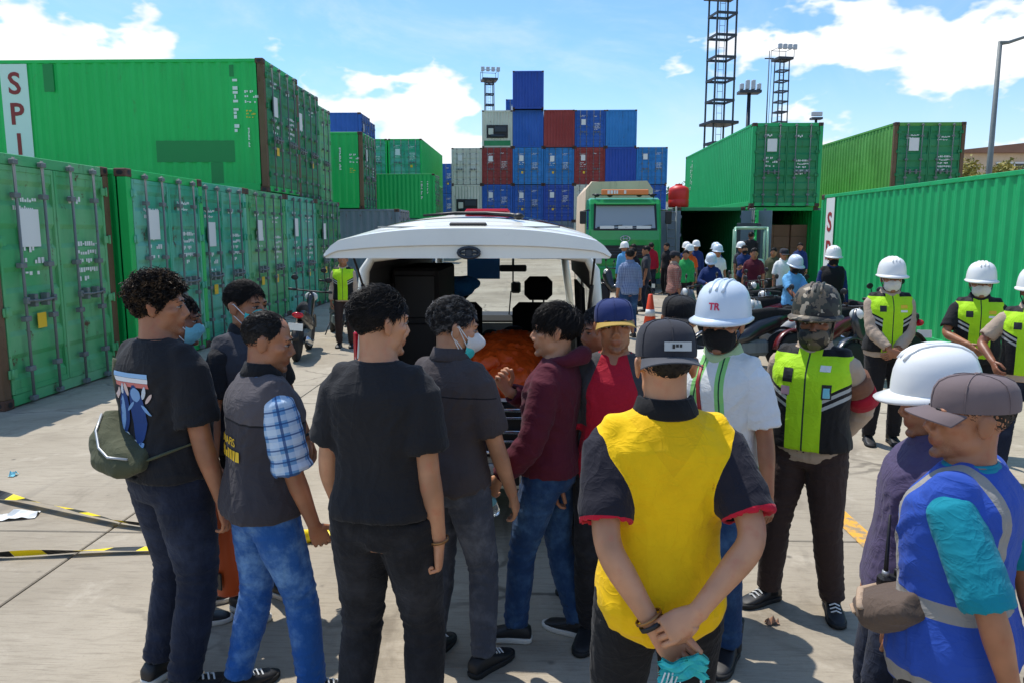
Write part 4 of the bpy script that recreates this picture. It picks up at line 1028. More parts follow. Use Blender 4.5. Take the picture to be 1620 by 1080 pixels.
# ---------------------------------------------------------------- the people
LIME = lin((176,226,30)); GREYR = lin((170,172,168)); BLK = lin((20,20,22))
def hivis(name, lime=LIME):
    def fn(t, base, tc, lc):
        x, y, z = tc; ax = x.ab(); side = ax.gt(.088)*z.lt(1.215+(ax-.088)*0.55)
        col = t.mix(base, BLK, side); u = z-ax*.55
        for a, b in ((1.135, 1.155), (1.095, 1.115)): col = t.mix(col, GREYR, u.between(a, b)*ax.gt(.088))
        col = t.mix(col, BLK, u.between(1.155, 1.172)*ax.gt(.085)); col = t.mix(col, (.03, .05, .03), ax.lt(.0045)*y.gt(0.0)); col = t.mix(col, BLK, z.gt(1.418)*ax.gt(.06))
        return col
    return regions(name, lime, fn, .7)
M['hivis'] = hivis('lime and black safety vest')
SLEEVE = lambda x: x
def yellow_polo(t, base, tc, lc):
    x, y, z = tc; ax = x.ab(); am = V(t.nt, t.attr('arm').outputs['Fac']).gt(.6)
    col = t.mix(base, lin((30,28,38)), am); col = t.mix(col, lin((190,24,50)), am*lc[1].gt(.214)*z.lt(1.25)); col = t.mix(col, lin((224,172,6)), y.lt(0.0)*z.gt(1.30)*ax.lt((z-1.30)*.75)*.4)
    return t.mix(col, lin((200,60,30)), z.gt(1.475))
M['yellow_polo'] = regions('yellow polo with black sleeves', lin((246,196,4)), yellow_polo)
M['raglan'] = regions('red raglan shirt', lin((172,22,46)), lambda t, b, tc, lc: t.mix(b, lin((62,62,66)), (tc[0].ab()).gt(.115-(tc[2]-1.30).mx(0.0)*.35)*tc[2].gt(1.12)))
M['plaid_blue'] = regions('blue plaid', lin((88,140,190)), lambda t, b, tc, lc: plaid(t, lc[1]+tc[0]*0, lc[2]*.04, lin((104,152,200)), lin((206,222,236)), lin((40,74,126)), .05))
def body_plaid(name, c0, c1, c2, p=.05): return regions(name, c0, lambda t, b, tc, lc: plaid(t, tc[0]+tc[1]*.5, tc[2], c0, c1, c2, p))
M['plaid_grey'] = body_plaid('grey blue checked shirt', lin((112,128,160)), lin((140,154,182)), lin((74,88,124)), .03); M['plaid_red'] = body_plaid('red and cream checked shirt', lin((176,150,130)), lin((140,60,60)), lin((96,34,40)), .045)
M['navyvest'] = regions('dark charcoal sleeveless vest', lin((58,55,60)), lambda t, b, tc, lc: t.mix(t.mix(b, lin((84,79,82)), tc[2].gt(1.27)), lin((24,24,28)), (tc[2]-1.27).ab().lt(.004)))  # paler yoke is sunlight on the shoulders, put into the colour
M['greyvest'] = fabric('dark grey vest cloth', lin((62,62,68))); M['brownshirt'] = regions('dark brown grey shirt', lin((70,63,63)), lambda t, b, tc, lc: t.mix(b, lin((28,26,28)), (tc[2]-1.30).ab().lt(.003)*tc[1].lt(0.0)))
def bluevest(t, b, tc, lc):
    x, y, z = tc; st = z.between(1.035, 1.085)+z.between(.80, .86)+x.ab().between(.085, .125)*z.gt(1.085); return t.mix(b, lin((150,146,140)), st.clamp())
M['bluevest'] = regions('blue reflective vest', lin((44,80,172)), bluevest); M['teal'] = fabric('teal jersey', lin((14,134,152))); M['purple'] = fabric('faded purple cotton', lin((80,70,100)))
def p9vest(t, b, tc, lc):
    x, y, z = tc; e = x.ab()-.045-(1.42-z).mx(0.0)*.10
    c = t.mix(b, lin((140,206,120)), e.between(-.02, .022)*z.gt(.95)+z.lt(.95)); return t.mix(c, lin((40,70,56)), (e.ab()).lt(.0035)*z.gt(.95))
M['p9vest'] = regions('white and light green vest', lin((222,224,220)), p9vest); M['camo'] = None
t = MT('camouflage cloth', (.1,.1,.1), .6); pc = t.coord('Object'); v1 = t.noise(pc, 13, 3, .5); v2 = t.noise(pc, 19, 3, .5, .5, (1.3, 1, 1))
t.setcol(t.mix(t.mix(t.mix(lin((96,84,66)), lin((44,46,36)), v1.gt(.52)), lin((22,20,18)), v2.gt(.56)), lin((168,154,132)), t.noise(pc, 16, 2, .5).gt(.64))); M['camo'] = t.m
M['greencl'] = fabric('green cloth', lin((40,150,80))); M['ltblue'] = fabric('light blue shirt cloth', lin((108,174,222))); M['dkblue'] = fabric('dark blue jacket cloth', lin((28,50,100))); M['orange'] = fabric('orange cloth', lin((222,92,32))); M['olive'] = fabric('olive bag cloth', lin((82,84,62)))
M['capgrey'] = fabric('charcoal cap cloth', lin((52,52,58)), crease=.12); M['capbrim'] = fabric('dark grey cap brim', lin((76,76,80)), crease=.12); M['captaupe'] = fabric('faded taupe cap cloth', lin((112,98,98)), crease=.12); M['capblue'] = fabric('navy cap cloth', lin((40,54,104)), crease=.12); M['mustard'] = fabric('mustard cap brim', lin((170,140,66)), crease=.12)
g_ring = 'men gathered behind the open van'
# P1 man with curly hair
p = Person('tall curly haired man in black T-shirt with fish print on its back', -1.58, 3.10, rz=-34, h=1.82, hs=.97, head=(-46, 6, 0), fat=.40, bulk=1.02, twist=8, skin='skin_mid', group=g_ring,
           feet=((-.12, -.02, 12), (.10, -.04, -16)), armR=dict(hand=(.27, .06, .82)), armL=dict(hand=(-.30, .14, .84))).body()
p.eyes(); p.hair(M['hair_curl'], length=.034, n=3400, curl=.0085, lift=.55, thick=1.05, back=-.085, side=-.03, seed=3, tw=.0018, vol=.002)
P1S = sh = p.shirt(M['blk_tee'], sleeve=.82, hem=.92, ease=.024, sl_ease=.034, flare=.02, seed=1); p.trousers(M['navy_jean'], seed=2, wide=1.08); p.shoes(M['shoe_b'], M['sole_w'], lace=M['lace_w'])
for k, c in ((0, (150,190,226)), (1, (226,226,224)), (2, (206,120,110))): p.badge(sh, MT('print %d' % k, lin(c), .8).m, -.012, 1.335-k*.018, .20, .017, False, 'print', nx=9, nz=3)
MF = [MT('fish print %d' % i, lin(c), .8).m for i, c in enumerate(((40,96,170), (196,206,214), (24,60,120), (214,190,180), (120,160,204)))]
for (x, z, w, h, ro, mi) in ((-.060, 1.185, .060, .19, -.16, 2), (-.066, 1.180, .030, .15, -.16, 4), (.022, 1.180, .082, .24, .10, 2), (.030, 1.185, .050, .22, .10, 0), (.004, 1.175, .034, .21, .10, 1), (.018, 1.262, .052, .055, .10, 4), (.012, 1.062, .030, .050, .75, 1), (.040, 1.058, .028, .050, -.75, 4), (-.048, 1.090, .022, .040, .5, 1), (-.070, 1.092, .022, .040, -.7, 4),
    (-.085, 1.262, .022, .055, -.5, 3), (-.055, 1.274, .016, .060, -.2, 1), (-.028, 1.280, .018, .050, .2, 3), (.062, 1.272, .016, .055, -.4, 1), (.080, 1.250, .014, .050, -.7, 3), (.066, 1.205, .014, .060, .9, 4), (-.016, 1.215, .012, .055, -.8, 4)):
    p.badge(sh, MF[mi], x, z, w, h, False, 'print', ro, ell=True, nx=7, nz=9, off=.004+.0004*mi)
P1 = p
# hidden man behind him
p = Person('man in light blue mask and navy jacket half hidden behind the curly haired man', -1.80, 3.72, rz=-70, h=1.68, head=(-10, 8, 0), skin='skin_dark', group=g_ring, armR=dict(hand=(.27, .06, .80))).body()
p.eyes(); p.hair(M['hair_black'], seed=5); p.mask(M['mask_blue']); sh = p.shirt(M['dkblue'], sleeve=1.9, collar='fold', seed=4); p.badge(sh, M['yellow'], .10, 1.30, .035, .12, True, 'stripe'); p.trousers(M['navy_jean']); p.shoes(M['shoe_b'], M['sole_w'])
# P1c masked man in grey vest facing right
p = Person('man in turquoise mask and grey vest with black sleeves, behind the plaid sleeved man', -1.50, 3.85, rz=-118, h=1.74, head=(8, 4, 0), skin='skin_mid', group=g_ring, armL=dict(hand=(-.30, .10, .82)), armR=dict(hand=(.27, .02, .80))).body()
p.eyes(); p.hair(M['hair_black'], seed=6, length=.03); p.mask(M['cyan']); p.shirt(M['blk_tee'], sleeve=.78, collar='fold', seed=7); p.vest(M['greyvest']); p.trousers(M['blk_jean']); p.shoes(M['shoe_b'], M['sole_w']); p.watch('L', M['black'])
# P2 balding man with plaid sleeves
p = Person('balding man in charcoal vest with blue plaid rolled sleeves and blue jeans', -1.13, 2.98, rz=-50, hs=1.0, h=1.68, head=(-30, 12, 0), lean=4, fat=.25, skin='skin_mid', group=g_ring,
           feet=((-.15, -.09, 12), (.10, .15, -10)), armR=dict(hand=(.22, .13, .83), dir=(-.2, .45, -1), palm=(-.9, .3, .2), curl=26), armL=dict(hand=(-.26, .16, .86))).body()
p.eyes(); p.hair(M['hair_black'], length=.02, n=2200, recede=.030, front=.088, thick=1.012, lift=.12, seed=8, tw=.0013)
p.shirt(M['plaid_blue'], sleeve=1.02, hem=.90, ease=.012, sl_ease=.030, collar=None, seed=3, cuff=True); v = p.vest(M['navyvest'], hem=.875, ease=.034, flare=.012); p.collar('fold', M['blk_cloth'], v, .03)
p.letters(v, M['yellow'], 'INAFIS', -.02, 1.185, .17, .045, False); p.strokes(v, M['yellow'], -.02, 1.135, .22, .04, False, 3)
p.trousers(M['blue_jean'], seed=4); p.shoes(M['shoe_b'], M['sole_b'], lace=M['lace_w'])
# P3 black T-shirt, back to camera
p = Person('stout man in plain black T-shirt and black jeans seen from behind', -.565, 2.68, rz=-14, hs=.96, h=1.80, head=(-38, 6, 0), fat=.25, bulk=.90, skin='skin_light', group=g_ring,
           feet=((-.14, -.02, 8), (.13, .03, -12)), armR=dict(hand=(.205, .0, .83), curl=68, palm=(-.8, -.2, .1), dir=(-.05, .1, -1)), armL=dict(hand=(-.22, .10, .86))).body()
p.eyes(); p.hair(M['hair_black'], length=.036, seed=9, back=-.075, lift=.30, thick=1.05); p.shirt(M['blk_tee'], sleeve=.74, hem=.935, ease=.028, sl_ease=.030, seed=11); p.trousers(M['blk_jean'], seed=12, wide=1.06, waist=.975, ease=.004); p.shoes(M['shoe_b'], M['sole_b']); p.watch('R', M['brass'], .95, .009, .033)
# P4 grey haired man with mask
p = Person('grey haired masked man in dark shirt and grey jeans looking into the van', -.39, 3.28, rz=-30, h=1.70, head=(-42, 10, 0), lean=3, bulk=.98, fat=.15, skin='skin_light', group=g_ring,
           feet=((-.12, .02, 10), (.15, .05, -8)), armR=dict(hand=(.26, .12, .84), dir=(.05, .35, -1), curl=24), armL=dict(hand=(-.22, .22, 1.0))).body()
p.eyes(); p.hair(M['hair_grey'], length=.030, seed=14, lift=.28, back=-.06); p.mask(M['mask_w'], cone=.028); b = MB(); 
p.mask(M['cyan'], low=.026, big=.985); p.shirt(M['brownshirt'], sleeve=.86, hem=.88, ease=.020, sl_ease=.028, collar='fold', seed=15); p.trousers(M['grey_jean'], seed=16); p.shoes(M['shoe_b'], M['sole_b'], lace=M['lace_w'])
# P5 maroon hoodie
p = Person('young man in maroon hoodie and blue jeans turned to the left', .06, 3.52, rz=72, h=1.66, head=(14, 4, 0), lean=-3, skin='skin_light', group=g_ring,
           feet=((-.06, .16, 12), (.10, -.12, -12)), armL=dict(hand=(-.22, .18, .90), dir=(.2, .55, -.8), curl=48, pole=(-.4, -1, 0)), armR=dict(hand=(.10, .25, 1.25), dir=(-.25, .35, .85), palm=(-.5, -.8, 0), curl=46, pole=(.7, .1, -.9))).body()
p.eyes(); p.hair(M['hair_black'], length=.05, seed=17, lift=.18, back=-.075, front=.056, sweep=(.1, .5, -.6), n=3000)
h = p.shirt(M['maroon'], sleeve=1.93, hem=.90, ease=.026, sl_ease=.030, flare=.0, collar=None, seed=18)
mb = MB(); th = np.linspace(0, 2*math.pi, 22, endpoint=False); polyr = [p.tp((.086*math.cos(a), .078*math.sin(a)-.026-.030*(math.sin(a) < 0), 1.452-.050*math.sin(a)-.018*max(0, -math.sin(a)))) for a in th]; polyr.append(polyr[0])
mb.tube(polyr, [.024+.022*max(0, -math.sin(a)) for a in th]+[.024], 10, cap=False); hm = remeshed(mb, .009, 5, 1, 'hood'); p.cloth_finish(hm, (), .9, 4); ob('hood', hm, M['maroon'], h)
p.trousers(M['mid_jean'], seed=19); p.shoes(M['shoe_b'], M['sole_w']); P5 = p
# man in dark jacket glimpsed behind the hoodie
p = Person('dark haired man in black jacket glimpsed behind the maroon hoodie', .33, 3.98, rz=120, h=1.60, head=(0, 10, 0), lod=1, skin='skin_mid', group=g_ring).body(); p.eyes(); p.hair(M['hair_grey']); p.shirt(M['blk_cloth'], sleeve=1.9, collar='fold'); p.trousers(M['blk_jean']); p.shoes(M['shoe_b'], M['sole_b'])
# P6 red raglan
p = Person('man in red raglan shirt and navy cap looking at the camera', .365, 3.52, rz=168, h=1.68, bulk=.93, head=(10, -2, 4), skin='skin_mid', group=g_ring, armL=dict(hand=(-.26, .06, .80)), armR=dict(hand=(.27, .05, .80))).body()
p.eyes(); p.hair(M['hair_black'], n=1200, length=.02, seed=20); p.cap(M['capblue'], M['mustard']); p.shirt(M['raglan'], sleeve=1.0, ease=.018, seed=21); p.trousers(M['blk_jean']); p.shoes(M['shoe_b'], M['sole_b'])
# P7 yellow polo
p = Person('man in yellow polo with black sleeves, hands clasped behind his back', .37, 2.17, rz=4, hs=.97, h=1.74, head=(-3, 6, 0), fat=.05, bulk=1.04, skin='skin_light', group=g_ring,
           armL=dict(hand=(-.055, -.205, .905), pole=(-1, -.5, -.25), dir=(.62, -.1, -.70), palm=(.15, -1, .25), curl=46), armR=dict(hand=(.045, -.235, .965), pole=(1, -.5, -.25), dir=(-.82, -.12, -.42), palm=(-.1, .9, -.5), curl=50), feet=((-.13, 0, 8), (.13, 0, -8))).body()
p.eyes(); p.hair(M['hair_black'], n=1400, length=.016, thick=1.01, lift=.1, seed=22, tw=.0013); cp = p.cap(M['capgrey'], M['capbrim'], back=True, h=.10)
me = MB().box((-.036, -.004, -.012), (.036, 0, .012)).mesh('patch'); o = ob('patch', me, M['silver'], cp); o.matrix_local = Matrix.Translation(Vector(p.hw((.012, -.1235, .060)))) @ Matrix((p.HM/p.hs).tolist()).to_4x4()
me = marks(1, .058, .012, 11); o = kind(ob('lettering', me, M['black'], cp), 'stuff'); o.matrix_local = Matrix.Translation(Vector(p.hw((-.014, -.1285, .054)))) @ Matrix((p.HM/p.hs).tolist()).to_4x4()
sh = p.shirt(M['yellow_polo'], sleeve=.80, hem=.80, ease=.022, sl_ease=.028, flare=.0, collar='fold', cmat=M['blk_cloth'], seed=23); p.trousers(M['blk_cloth'], seed=24, wide=1.05); p.shoes(M['shoe_b'], M['sole_b']); p.watch('L', M['black'], .93, .012, .034); p.watch('L', M['brass'], .86, .008, .036); P7 = p
# P8 man in black cap
p = Person('man in black cap peeking out between the yellow polo and the white helmet', .74, 3.95, rz=185, h=1.66, head=(-5, 4, 0), skin='skin_mid', lod=1, group=g_ring).body(); p.eyes(); p.hair(M['hair_black'], n=900, length=.018); p.cap(M['blk_cloth']); p.shirt(M['blk_tee'], collar='fold'); p.trousers(M['blk_jean']); p.shoes(M['shoe_b'], M['sole_b'])
# P9 white helmet, black mask
p = Person('man in pale helmet with red emblem, black mask and white shirt', .85, 3.48, rz=140, h=1.70, head=(10, 6, 0), bulk=.98, fat=.15, skin='skin_mid', group=g_ring, armL=dict(hand=(-.27, .03, .81)), feet=((-.12, .05, 10), (.12, -.02, -20))).body()
p.eyes(); p.hair(M['hair_black'], n=900, length=.015); p.helmet(M['helmet_b'], logo='TR', lmat=MT('red emblem', lin((226,70,110)), .5).m, strap=False); p.mask(M['blk_cloth'], 'blk_cloth', big=1.03)
sh = p.shirt(M['wht_cloth'], sleeve=.84, ease=.020, sl_ease=.034, hem=.84, collar='fold', cmat=fabric('pale green collar', lin((176,200,150))), seed=25); v = p.vest(M['p9vest'], hem=.88, ease=.030)
b = MB(); b.tube([p.onto(v, x, z, True, .006) for x, z in ((.05, 1.40), (.045, 1.33), (.03, 1.24), (.015, 1.16))], .009, 6, flat=.3); ob('lanyard', b, M['redlet'], v); p.badge(v, M['wht_cloth'], .015, 1.11, .06, .085, True, 'name_card')
p.trousers(M['mid_jean'], seed=26); p.shoes(M['shoe_b'], M['sole_b'], boot=.10)
# P10 officer with camouflage helmet
p = Person('officer in camouflage helmet and lime vest with red armband and black boots', 1.43, 3.92, rz=146, h=1.66, head=(8, 4, 0), bulk=1.05, fat=.30, skin='skin_dark', group=g_ring,
           armL=dict(hand=(-.10, -.22, .93), pole=(-1, -.5, -.2)), armR=dict(hand=(.10, -.22, .93), pole=(1, -.5, -.2)), feet=((-.16, -.02, 24), (.16, .06, -30))).body()
p.eyes(); b = MB(); hm = p.helmet(M['camo'], strap=True); p.mask(M['camo'], 'blk_cloth', big=1.05, low=.022)
b = MB(); b.lathe([(1.0, -.06), (1.02, -.02), (1.0, .03), (.97, .05)], 24, 0, (0, -.016, -.03), .083, .100); p.hob('neck_guard', b, M['camo'], hm)
sh = p.shirt(M['tan'], sleeve=1.9, hem=.85, ease=.016, sl_ease=.026, flare=.0, collar='fold', seed=27); v = p.vest(M['hivis'], hem=.92, ease=.034); p.badge(v, M['black'], .09, 1.315, .05, .07, True); p.badge(v, MT('pink grey badge', lin((190,150,160)), .7).m, .098, 1.235, .045, .045, True); p.badge(v, M['black'], -.105, 1.245, .045, .075, True, 'body_camera'); p.badge(v, M['mask_blue'], -.105, 1.24, .03, .05, True, 'screen', off=.006); p.badge(v, M['wht_cloth'], -.09, 1.36, .05, .03, True); p.badge(v, LIME and fabric('lime pocket trim', LIME), -.0, 1.0, .001, .001, True)
a = p.arms['L']; 
def arm_ring(p, k, t0, t1, mat, name, r0=.079, r1=.076):
    a = p.arms[k]; A = a['S']+(a['E']-a['S'])*t0; B = a['S']+(a['E']-a['S'])*t1; b = MB(); polytube(b, [A, A*.6+B*.4, B], [r0, (r0+r1)/2, r1], 18); return ob(name, b, mat, p.root)
arm_ring(p, 'L', .62, .92, M['red'], 'armband', .082, .080); arm_ring(p, 'L', .30, .60, fabric('brown shoulder badge', lin((124,84,64))), 'shoulder_badge', .083, .082)
p.trousers(M['brown_tr'], seed=28, wide=1.08); p.shoes(M['shoe_b'], M['sole_b'], boot=.16, lace=M['lace_w']); 
# white helmeted officers
g_of = 'white helmeted officers in lime vests'
def officer(label, x, y, rz, h, pose, skin='skin_mid', mask=True, sleeve=1.9, tr='dark_tr', seed=0, head=(0, 6, 0), shirt='tan'):
    p = Person(label, x, y, rz=rz, h=h, head=head, bulk=1.05, fat=.25, skin=skin, group=g_of, lod=1, **pose).body(); p.eyes(); p.hair(M['hair_black'], n=500, length=.015); p.helmet(M['helmet_w'])
    if mask: p.mask(M['mask_w'])
    p.shirt(M[shirt], sleeve=sleeve, hem=.85, ease=.016, collar='fold', seed=seed); v = p.vest(M['hivis'], hem=.90, ease=.032, seed=seed+1); p.badge(v, M['black'], .09, 1.31, .055, .055, True); p.badge(v, M['yellow'], -.09, 1.33, .06, .03, True); p.badge(v, M['wht_cloth'], -.09, 1.29, .06, .018, True)
    p.trousers(M[tr], seed=seed+2, wide=1.04); p.shoes(M['shoe_b'], M['sole_b'], boot=.12); return p
clasp = dict(armL=dict(hand=(-.035, .215, .93), pole=(-1, -.6, -.3), dir=(.8, .2, -.4), palm=(.2, -1, 0)), armR=dict(hand=(.035, .235, .94), pole=(1, -.6, -.3), dir=(-.8, .2, -.4), palm=(-.2, -1, 0)))
officer('white helmeted officer with tan sleeves and hands clasped in front', 3.30, 7.20, 172, 1.69, clasp, seed=31, sleeve=1.9)
officer('white helmeted officer with dark short sleeves beside the corrugated container', 3.98, 6.95, 160, 1.66, dict(armL=dict(hand=(-.29, .12, .92)), armR=dict(hand=(.10, .26, 1.05), pole=(1, -.4, -.5))), seed=34, sleeve=.8, shirt='blk_tee')
officer('white helmeted officer without mask at the right edge of the photo', 3.92, 6.12, 150, 1.65, dict(armR=dict(hand=(.24, .22, 1.02), pole=(1, -.5, -.5)), feet=((-.12, .05, 8), (.14, .10, -14))), seed=37, mask=False, sleeve=.8, tr='navy_jean', skin='skin_dark')
# P15 white helmet near right
p = Person('man in white helmet and faded purple shirt behind the blue vested man', 1.24, 2.47, rz=75, h=1.57, head=(10, 12, 0), lean=-7, skin='skin_mid', group=g_ring, armL=dict(hand=(-.23, .04, .82), curl=50), armR=dict(hand=(.24, .05, .8))).body(); p.eyes(); p.hair(M['hair_black'], n=800, length=.015); p.helmet(M['helmet_w'], strap=False)
p.shirt(M['purple'], sleeve=.9, ease=.02, sl_ease=.034, hem=.86, seed=41, collar='fold'); p.trousers(M['navy_jean'], seed=42); p.shoes(M['shoe_b'], M['sole_b']); P15 = p
# P14 blue vest
p = Person('man in taupe cap, teal shirt and blue reflective vest at the right', 1.18, 2.06, rz=46, h=1.61, head=(36, 2, 0), skin='skin_mid', group=g_ring, bulk=.98, armL=dict(hand=(-.16, -.20, .88), pole=(-1, -.7, -.2)), armR=dict(hand=(.12, -.22, .88), pole=(1, -.5, -.2))).body()
p.eyes(); p.hair(M['hair_black'], n=2000, length=.012, thick=1.008, lift=.1, back=-.05, seed=44, tw=.0011); p.cap(M['captaupe'], M['captaupe'], h=.088)
p.shirt(M['teal'], sleeve=.98, ease=.018, sl_ease=.026, hem=.84, seed=45, wr=.55); P14V = p.vest(M['bluevest'], hem=.78, ease=.040, flare=.02, wr=1.0); p.trousers(M['dark_tr'], seed=46); p.shoes(M['shoe_b'], M['sole_b']); P14 = p
# man at the right edge
p = Person('man in blue vest cut off by the right edge of the photo', 1.86, 2.42, rz=80, h=1.60, lod=1, skin='skin_mid', group=g_ring).body(); p.eyes(); p.hair(M['hair_black']); p.shirt(M['teal'], sleeve=.9); p.vest(M['bluevest'], hem=.80); p.trousers(M['dark_tr']); p.shoes(M['shoe_b'], M['sole_b'])
# background crowd
g_bg = 'people in the yard beyond the van'
def bg(label, x, y, rz, shirt, tr, h=1.66, head='hair', sleeve=1.9, vest=None, skin='skin_mid', lod=2, mask=None, pose=None, collar='fold', hd=(0, 8, 0)):
    p = Person(label, x, y, rz=rz, h=h, head=hd, lod=lod, skin=skin, group=g_bg, **(pose or {})).body()
    if head == 'hair': p.hair(M['hair_black'], length=.03)
    elif head == 'cap': p.hair(M['hair_black'], length=.015); p.cap(M['capgrey'])
    else: p.helmet(M[head], strap=False)
    if mask: p.mask(M[mask], loops=mask if mask != 'mask_w' else 'wht_cloth')
    p.shirt(M[shirt], sleeve=sleeve, collar=collar, hem=.84)
    if vest: p.vest(M[vest])
    p.trousers(M[tr]); p.shoes(M['shoe_b'], M['sole_b']); return p
bg('man in grey blue checked shirt and jeans walking away beside the tailgate', 1.76, 14.6, 10, 'plaid_grey', 'mid_jean', 1.68, lod=1, sleeve=1.5)
bg('man in red and cream checked shirt next to the orange cone', 2.74, 15.3, -75, 'plaid_red', 'navy_jean', 1.62, head='cap', lod=1, sleeve=1.6)
bg('man in pale helmet and dark jacket looking down at his hands', 3.55, 15.7, 165, 'dkblue', 'dark_tr', 1.52, head='helmet_b', lod=1, hd=(0, 30, 0), pose=dict(armL=dict(hand=(-.06, .28, 1.08), pole=(-1, -.3, -.5)), armR=dict(hand=(.06, .28, 1.08), pole=(1, -.3, -.5))))
bg('man in white shirt and pale helmet behind the one looking down', 4.35, 18.6, 190, 'wht_cloth', 'dark_tr', 1.64, head='helmet_b', sleeve=.8)
bg('masked man in dark blue shirt with folded arms in front of the forklift', 5.45, 20.3, 180, 'dkblue', 'dark_tr', 1.66, sleeve=.8, mask='blk_cloth', pose=dict(armL=dict(hand=(.12, .24, 1.12), pole=(-1, -.2, -.6)), armR=dict(hand=(-.12, .24, 1.12), pole=(1, -.2, -.6))))
bg('man in bright red shirt standing in front of the lorry', 3.70, 25.0, 0, 'red', 'navy_jean', 1.66)
bg('man in white helmet and light shirt near the lorry bumper', 2.45, 21.6, 20, 'ltblue', 'navy_jean', 1.66, head='helmet_w')
bg('left one of the two white helmeted workers in navy near the open container', 4.45, 23.0, 200, 'dkblue', 'navy_jean', 1.64, head='helmet_w')
bg('right one of the two white helmeted workers in navy near the open container', 4.90, 23.8, 170, 'dkblue', 'navy_jean', 1.68, head='helmet_w')
bg('man in green shirt holding a folder behind the red checked shirt', 3.65, 18.9, 160, 'greencl', 'dark_tr', 1.56)
bg('man in black T-shirt standing beside the lorry wheel', 4.20, 25.0, 120, 'blk_tee', 'dark_tr', 1.64, sleeve=.8)
bg('man in dark clothes left of the man in the red shirt', 3.05, 24.4, 60, 'blk_cloth', 'dark_tr', 1.62)
bg('man in navy overall by the cartons in the open container', 8.35, 24.6, 160, 'dkblue', 'dark_tr', 1.66)
bg('man in brown shirt by the cartons in the open container', 9.35, 24.9, 200, 'brown_tr', 'dark_tr', 1.62)
bg('man in blue jacket, white helmet and black mask beside the motorbikes', 4.82, 12.6, 175, 'dkblue', 'navy_jean', 1.70, head='helmet_w', lod=1, mask='blk_cloth', vest='blk_cloth')
bg('officer in lime vest standing left of the van, head hidden by the tailgate', -3.38, 13.15, 185, 'tan', 'brown_tr', 1.64, lod=1, vest='hivis')
bg('officer in pale uniform beside the lime vested one left of the van', -2.75, 13.5, 150, 'tan', 'brown_tr', 1.62, lod=1)
# more of the crowd between the lorry and the officers
XT = [('man in white helmet and orange vest behind the green shirt', 4.05, 20.5, 150, 'orange', 'dark_tr', 'helmet_w'), ('man in pale helmet turned away near the open empty container', 5.0, 21.6, 20, 'dkblue', 'dark_tr', 'helmet_b'), ('man in grey shirt turned left in front of the lorry', 2.75, 19.4, 80, 'greyvest', 'navy_jean', 'hair'),
      ('man in black jacket between the red checked shirt and the cone', 2.35, 18.8, 130, 'blk_cloth', 'dark_tr', 'hair'), ('man in light shirt with dark cap behind the seated man', 5.3, 16.6, 190, 'wht_cloth', 'dark_tr', 'cap'), ('man in dark red shirt behind the silver motorbike', 4.75, 16.9, 170, 'maroon', 'navy_jean', 'hair'), ('man in white helmet beside the forklift wheel', 5.9, 22.4, 210, 'greyvest', 'dark_tr', 'helmet_w'), ('man in olive shirt at the corner of the long corrugated container', 6.0, 19.6, 150, 'olive', 'dark_tr', 'hair')]
for lb, x, y, rz, shc, trc, hdw in XT: bg(lb, x, y, rz, shc, trc, 1.60+.04*((x*7) % 2), head=hdw, sleeve=1.9 if 'jacket' in lb else .85)
# man sitting on a motorbike
p = Person('man in light blue shirt and pale helmet sitting sideways on a motorbike', 4.42, 13.15, rz=196, h=1.66, head=(0, 16, 0), lean=6, lod=1, skin='skin_dark', group=g_bg, hip=(0, -.12, -.12), feet=((-.17, .20, 6, 0), (.15, .26, -6, 0)), armL=dict(hand=(-.10, .32, .86), pole=(-1, -.4, -.4)), armR=dict(hand=(.12, .30, .88), pole=(1, -.4, -.4))).body()
p.helmet(M['helmet_b'], strap=False); p.mask(M['blk_cloth'], 'blk_cloth'); p.shirt(M['ltblue'], sleeve=.85, collar='fold', hem=.86); p.trousers(M['dark_tr']); p.shoes(M['shoe_b'], M['sole_b'])
# ---------------------------------------------------------------- vehicles
def glass(name, tint, refl=.08, rough=.02):
    m = bpy.data.materials.new(name); m.use_nodes = True; nt = m.node_tree; nt.nodes.clear(); o = nt.nodes.new('ShaderNodeOutputMaterial'); mx = nt.nodes.new('ShaderNodeMixShader')
    tr = nt.nodes.new('ShaderNodeBsdfTransparent'); tr.inputs[0].default_value = (*tint, 1); gl = nt.nodes.new('ShaderNodeBsdfGlossy'); gl.inputs['Roughness'].default_value = rough
    lw = nt.nodes.new('ShaderNodeFresnel'); lw.inputs[0].default_value = 1.45
    nt.links.new(lw.outputs[0], mx.inputs[0]); nt.links.new(tr.outputs[0], mx.inputs[1]); nt.links.new(gl.outputs[0], mx.inputs[2]); nt.links.new(mx.outputs[0], o.inputs[0]); return m
M['glass'] = glass('clear window glass', (.85,.9,.9)); M['tint'] = glass('tinted window glass', (.06,.07,.08)); 
M['darkglass'] = MT('dark glass', lin((26,32,36)), .06, spec=.6).m
def carpaint(name, c):
    t = MT(name, c, .28); t.b.inputs['Coat Weight'].default_value = .5; t.b.inputs['Coat Roughness'].default_value = .06; p = t.coord('Object'); n = t.noise(p, 2.2, 5, .65); f = t.noise(p, 40, 4, .7)
    t.setcol(t.mix(t.mix(c, tuple(v*.80 for v in c), n.step(.45, .75)*.35), lin((140,126,104)), f.step(.60, .8)*.10)); t.setv('Roughness', .24+n*.16); return t.m
M['vanwhite'] = carpaint('white van paint', lin((242,238,222))); M['vancream'] = MT('cream van inner panel', lin((214,212,196)), .5).m; M['lampred'] = MT('red lamp lens', lin((186,22,40)), .15).m; M['lampwhite'] = MT('clear lamp lens', lin((206,208,206)), .12).m
M['trim'] = MT('dark interior trim', lin((40,40,42)), .7).m; M['seat'] = fabric('black seat cloth', lin((26,26,28))); M['headliner'] = fabric('grey headliner', lin((150,150,146)))
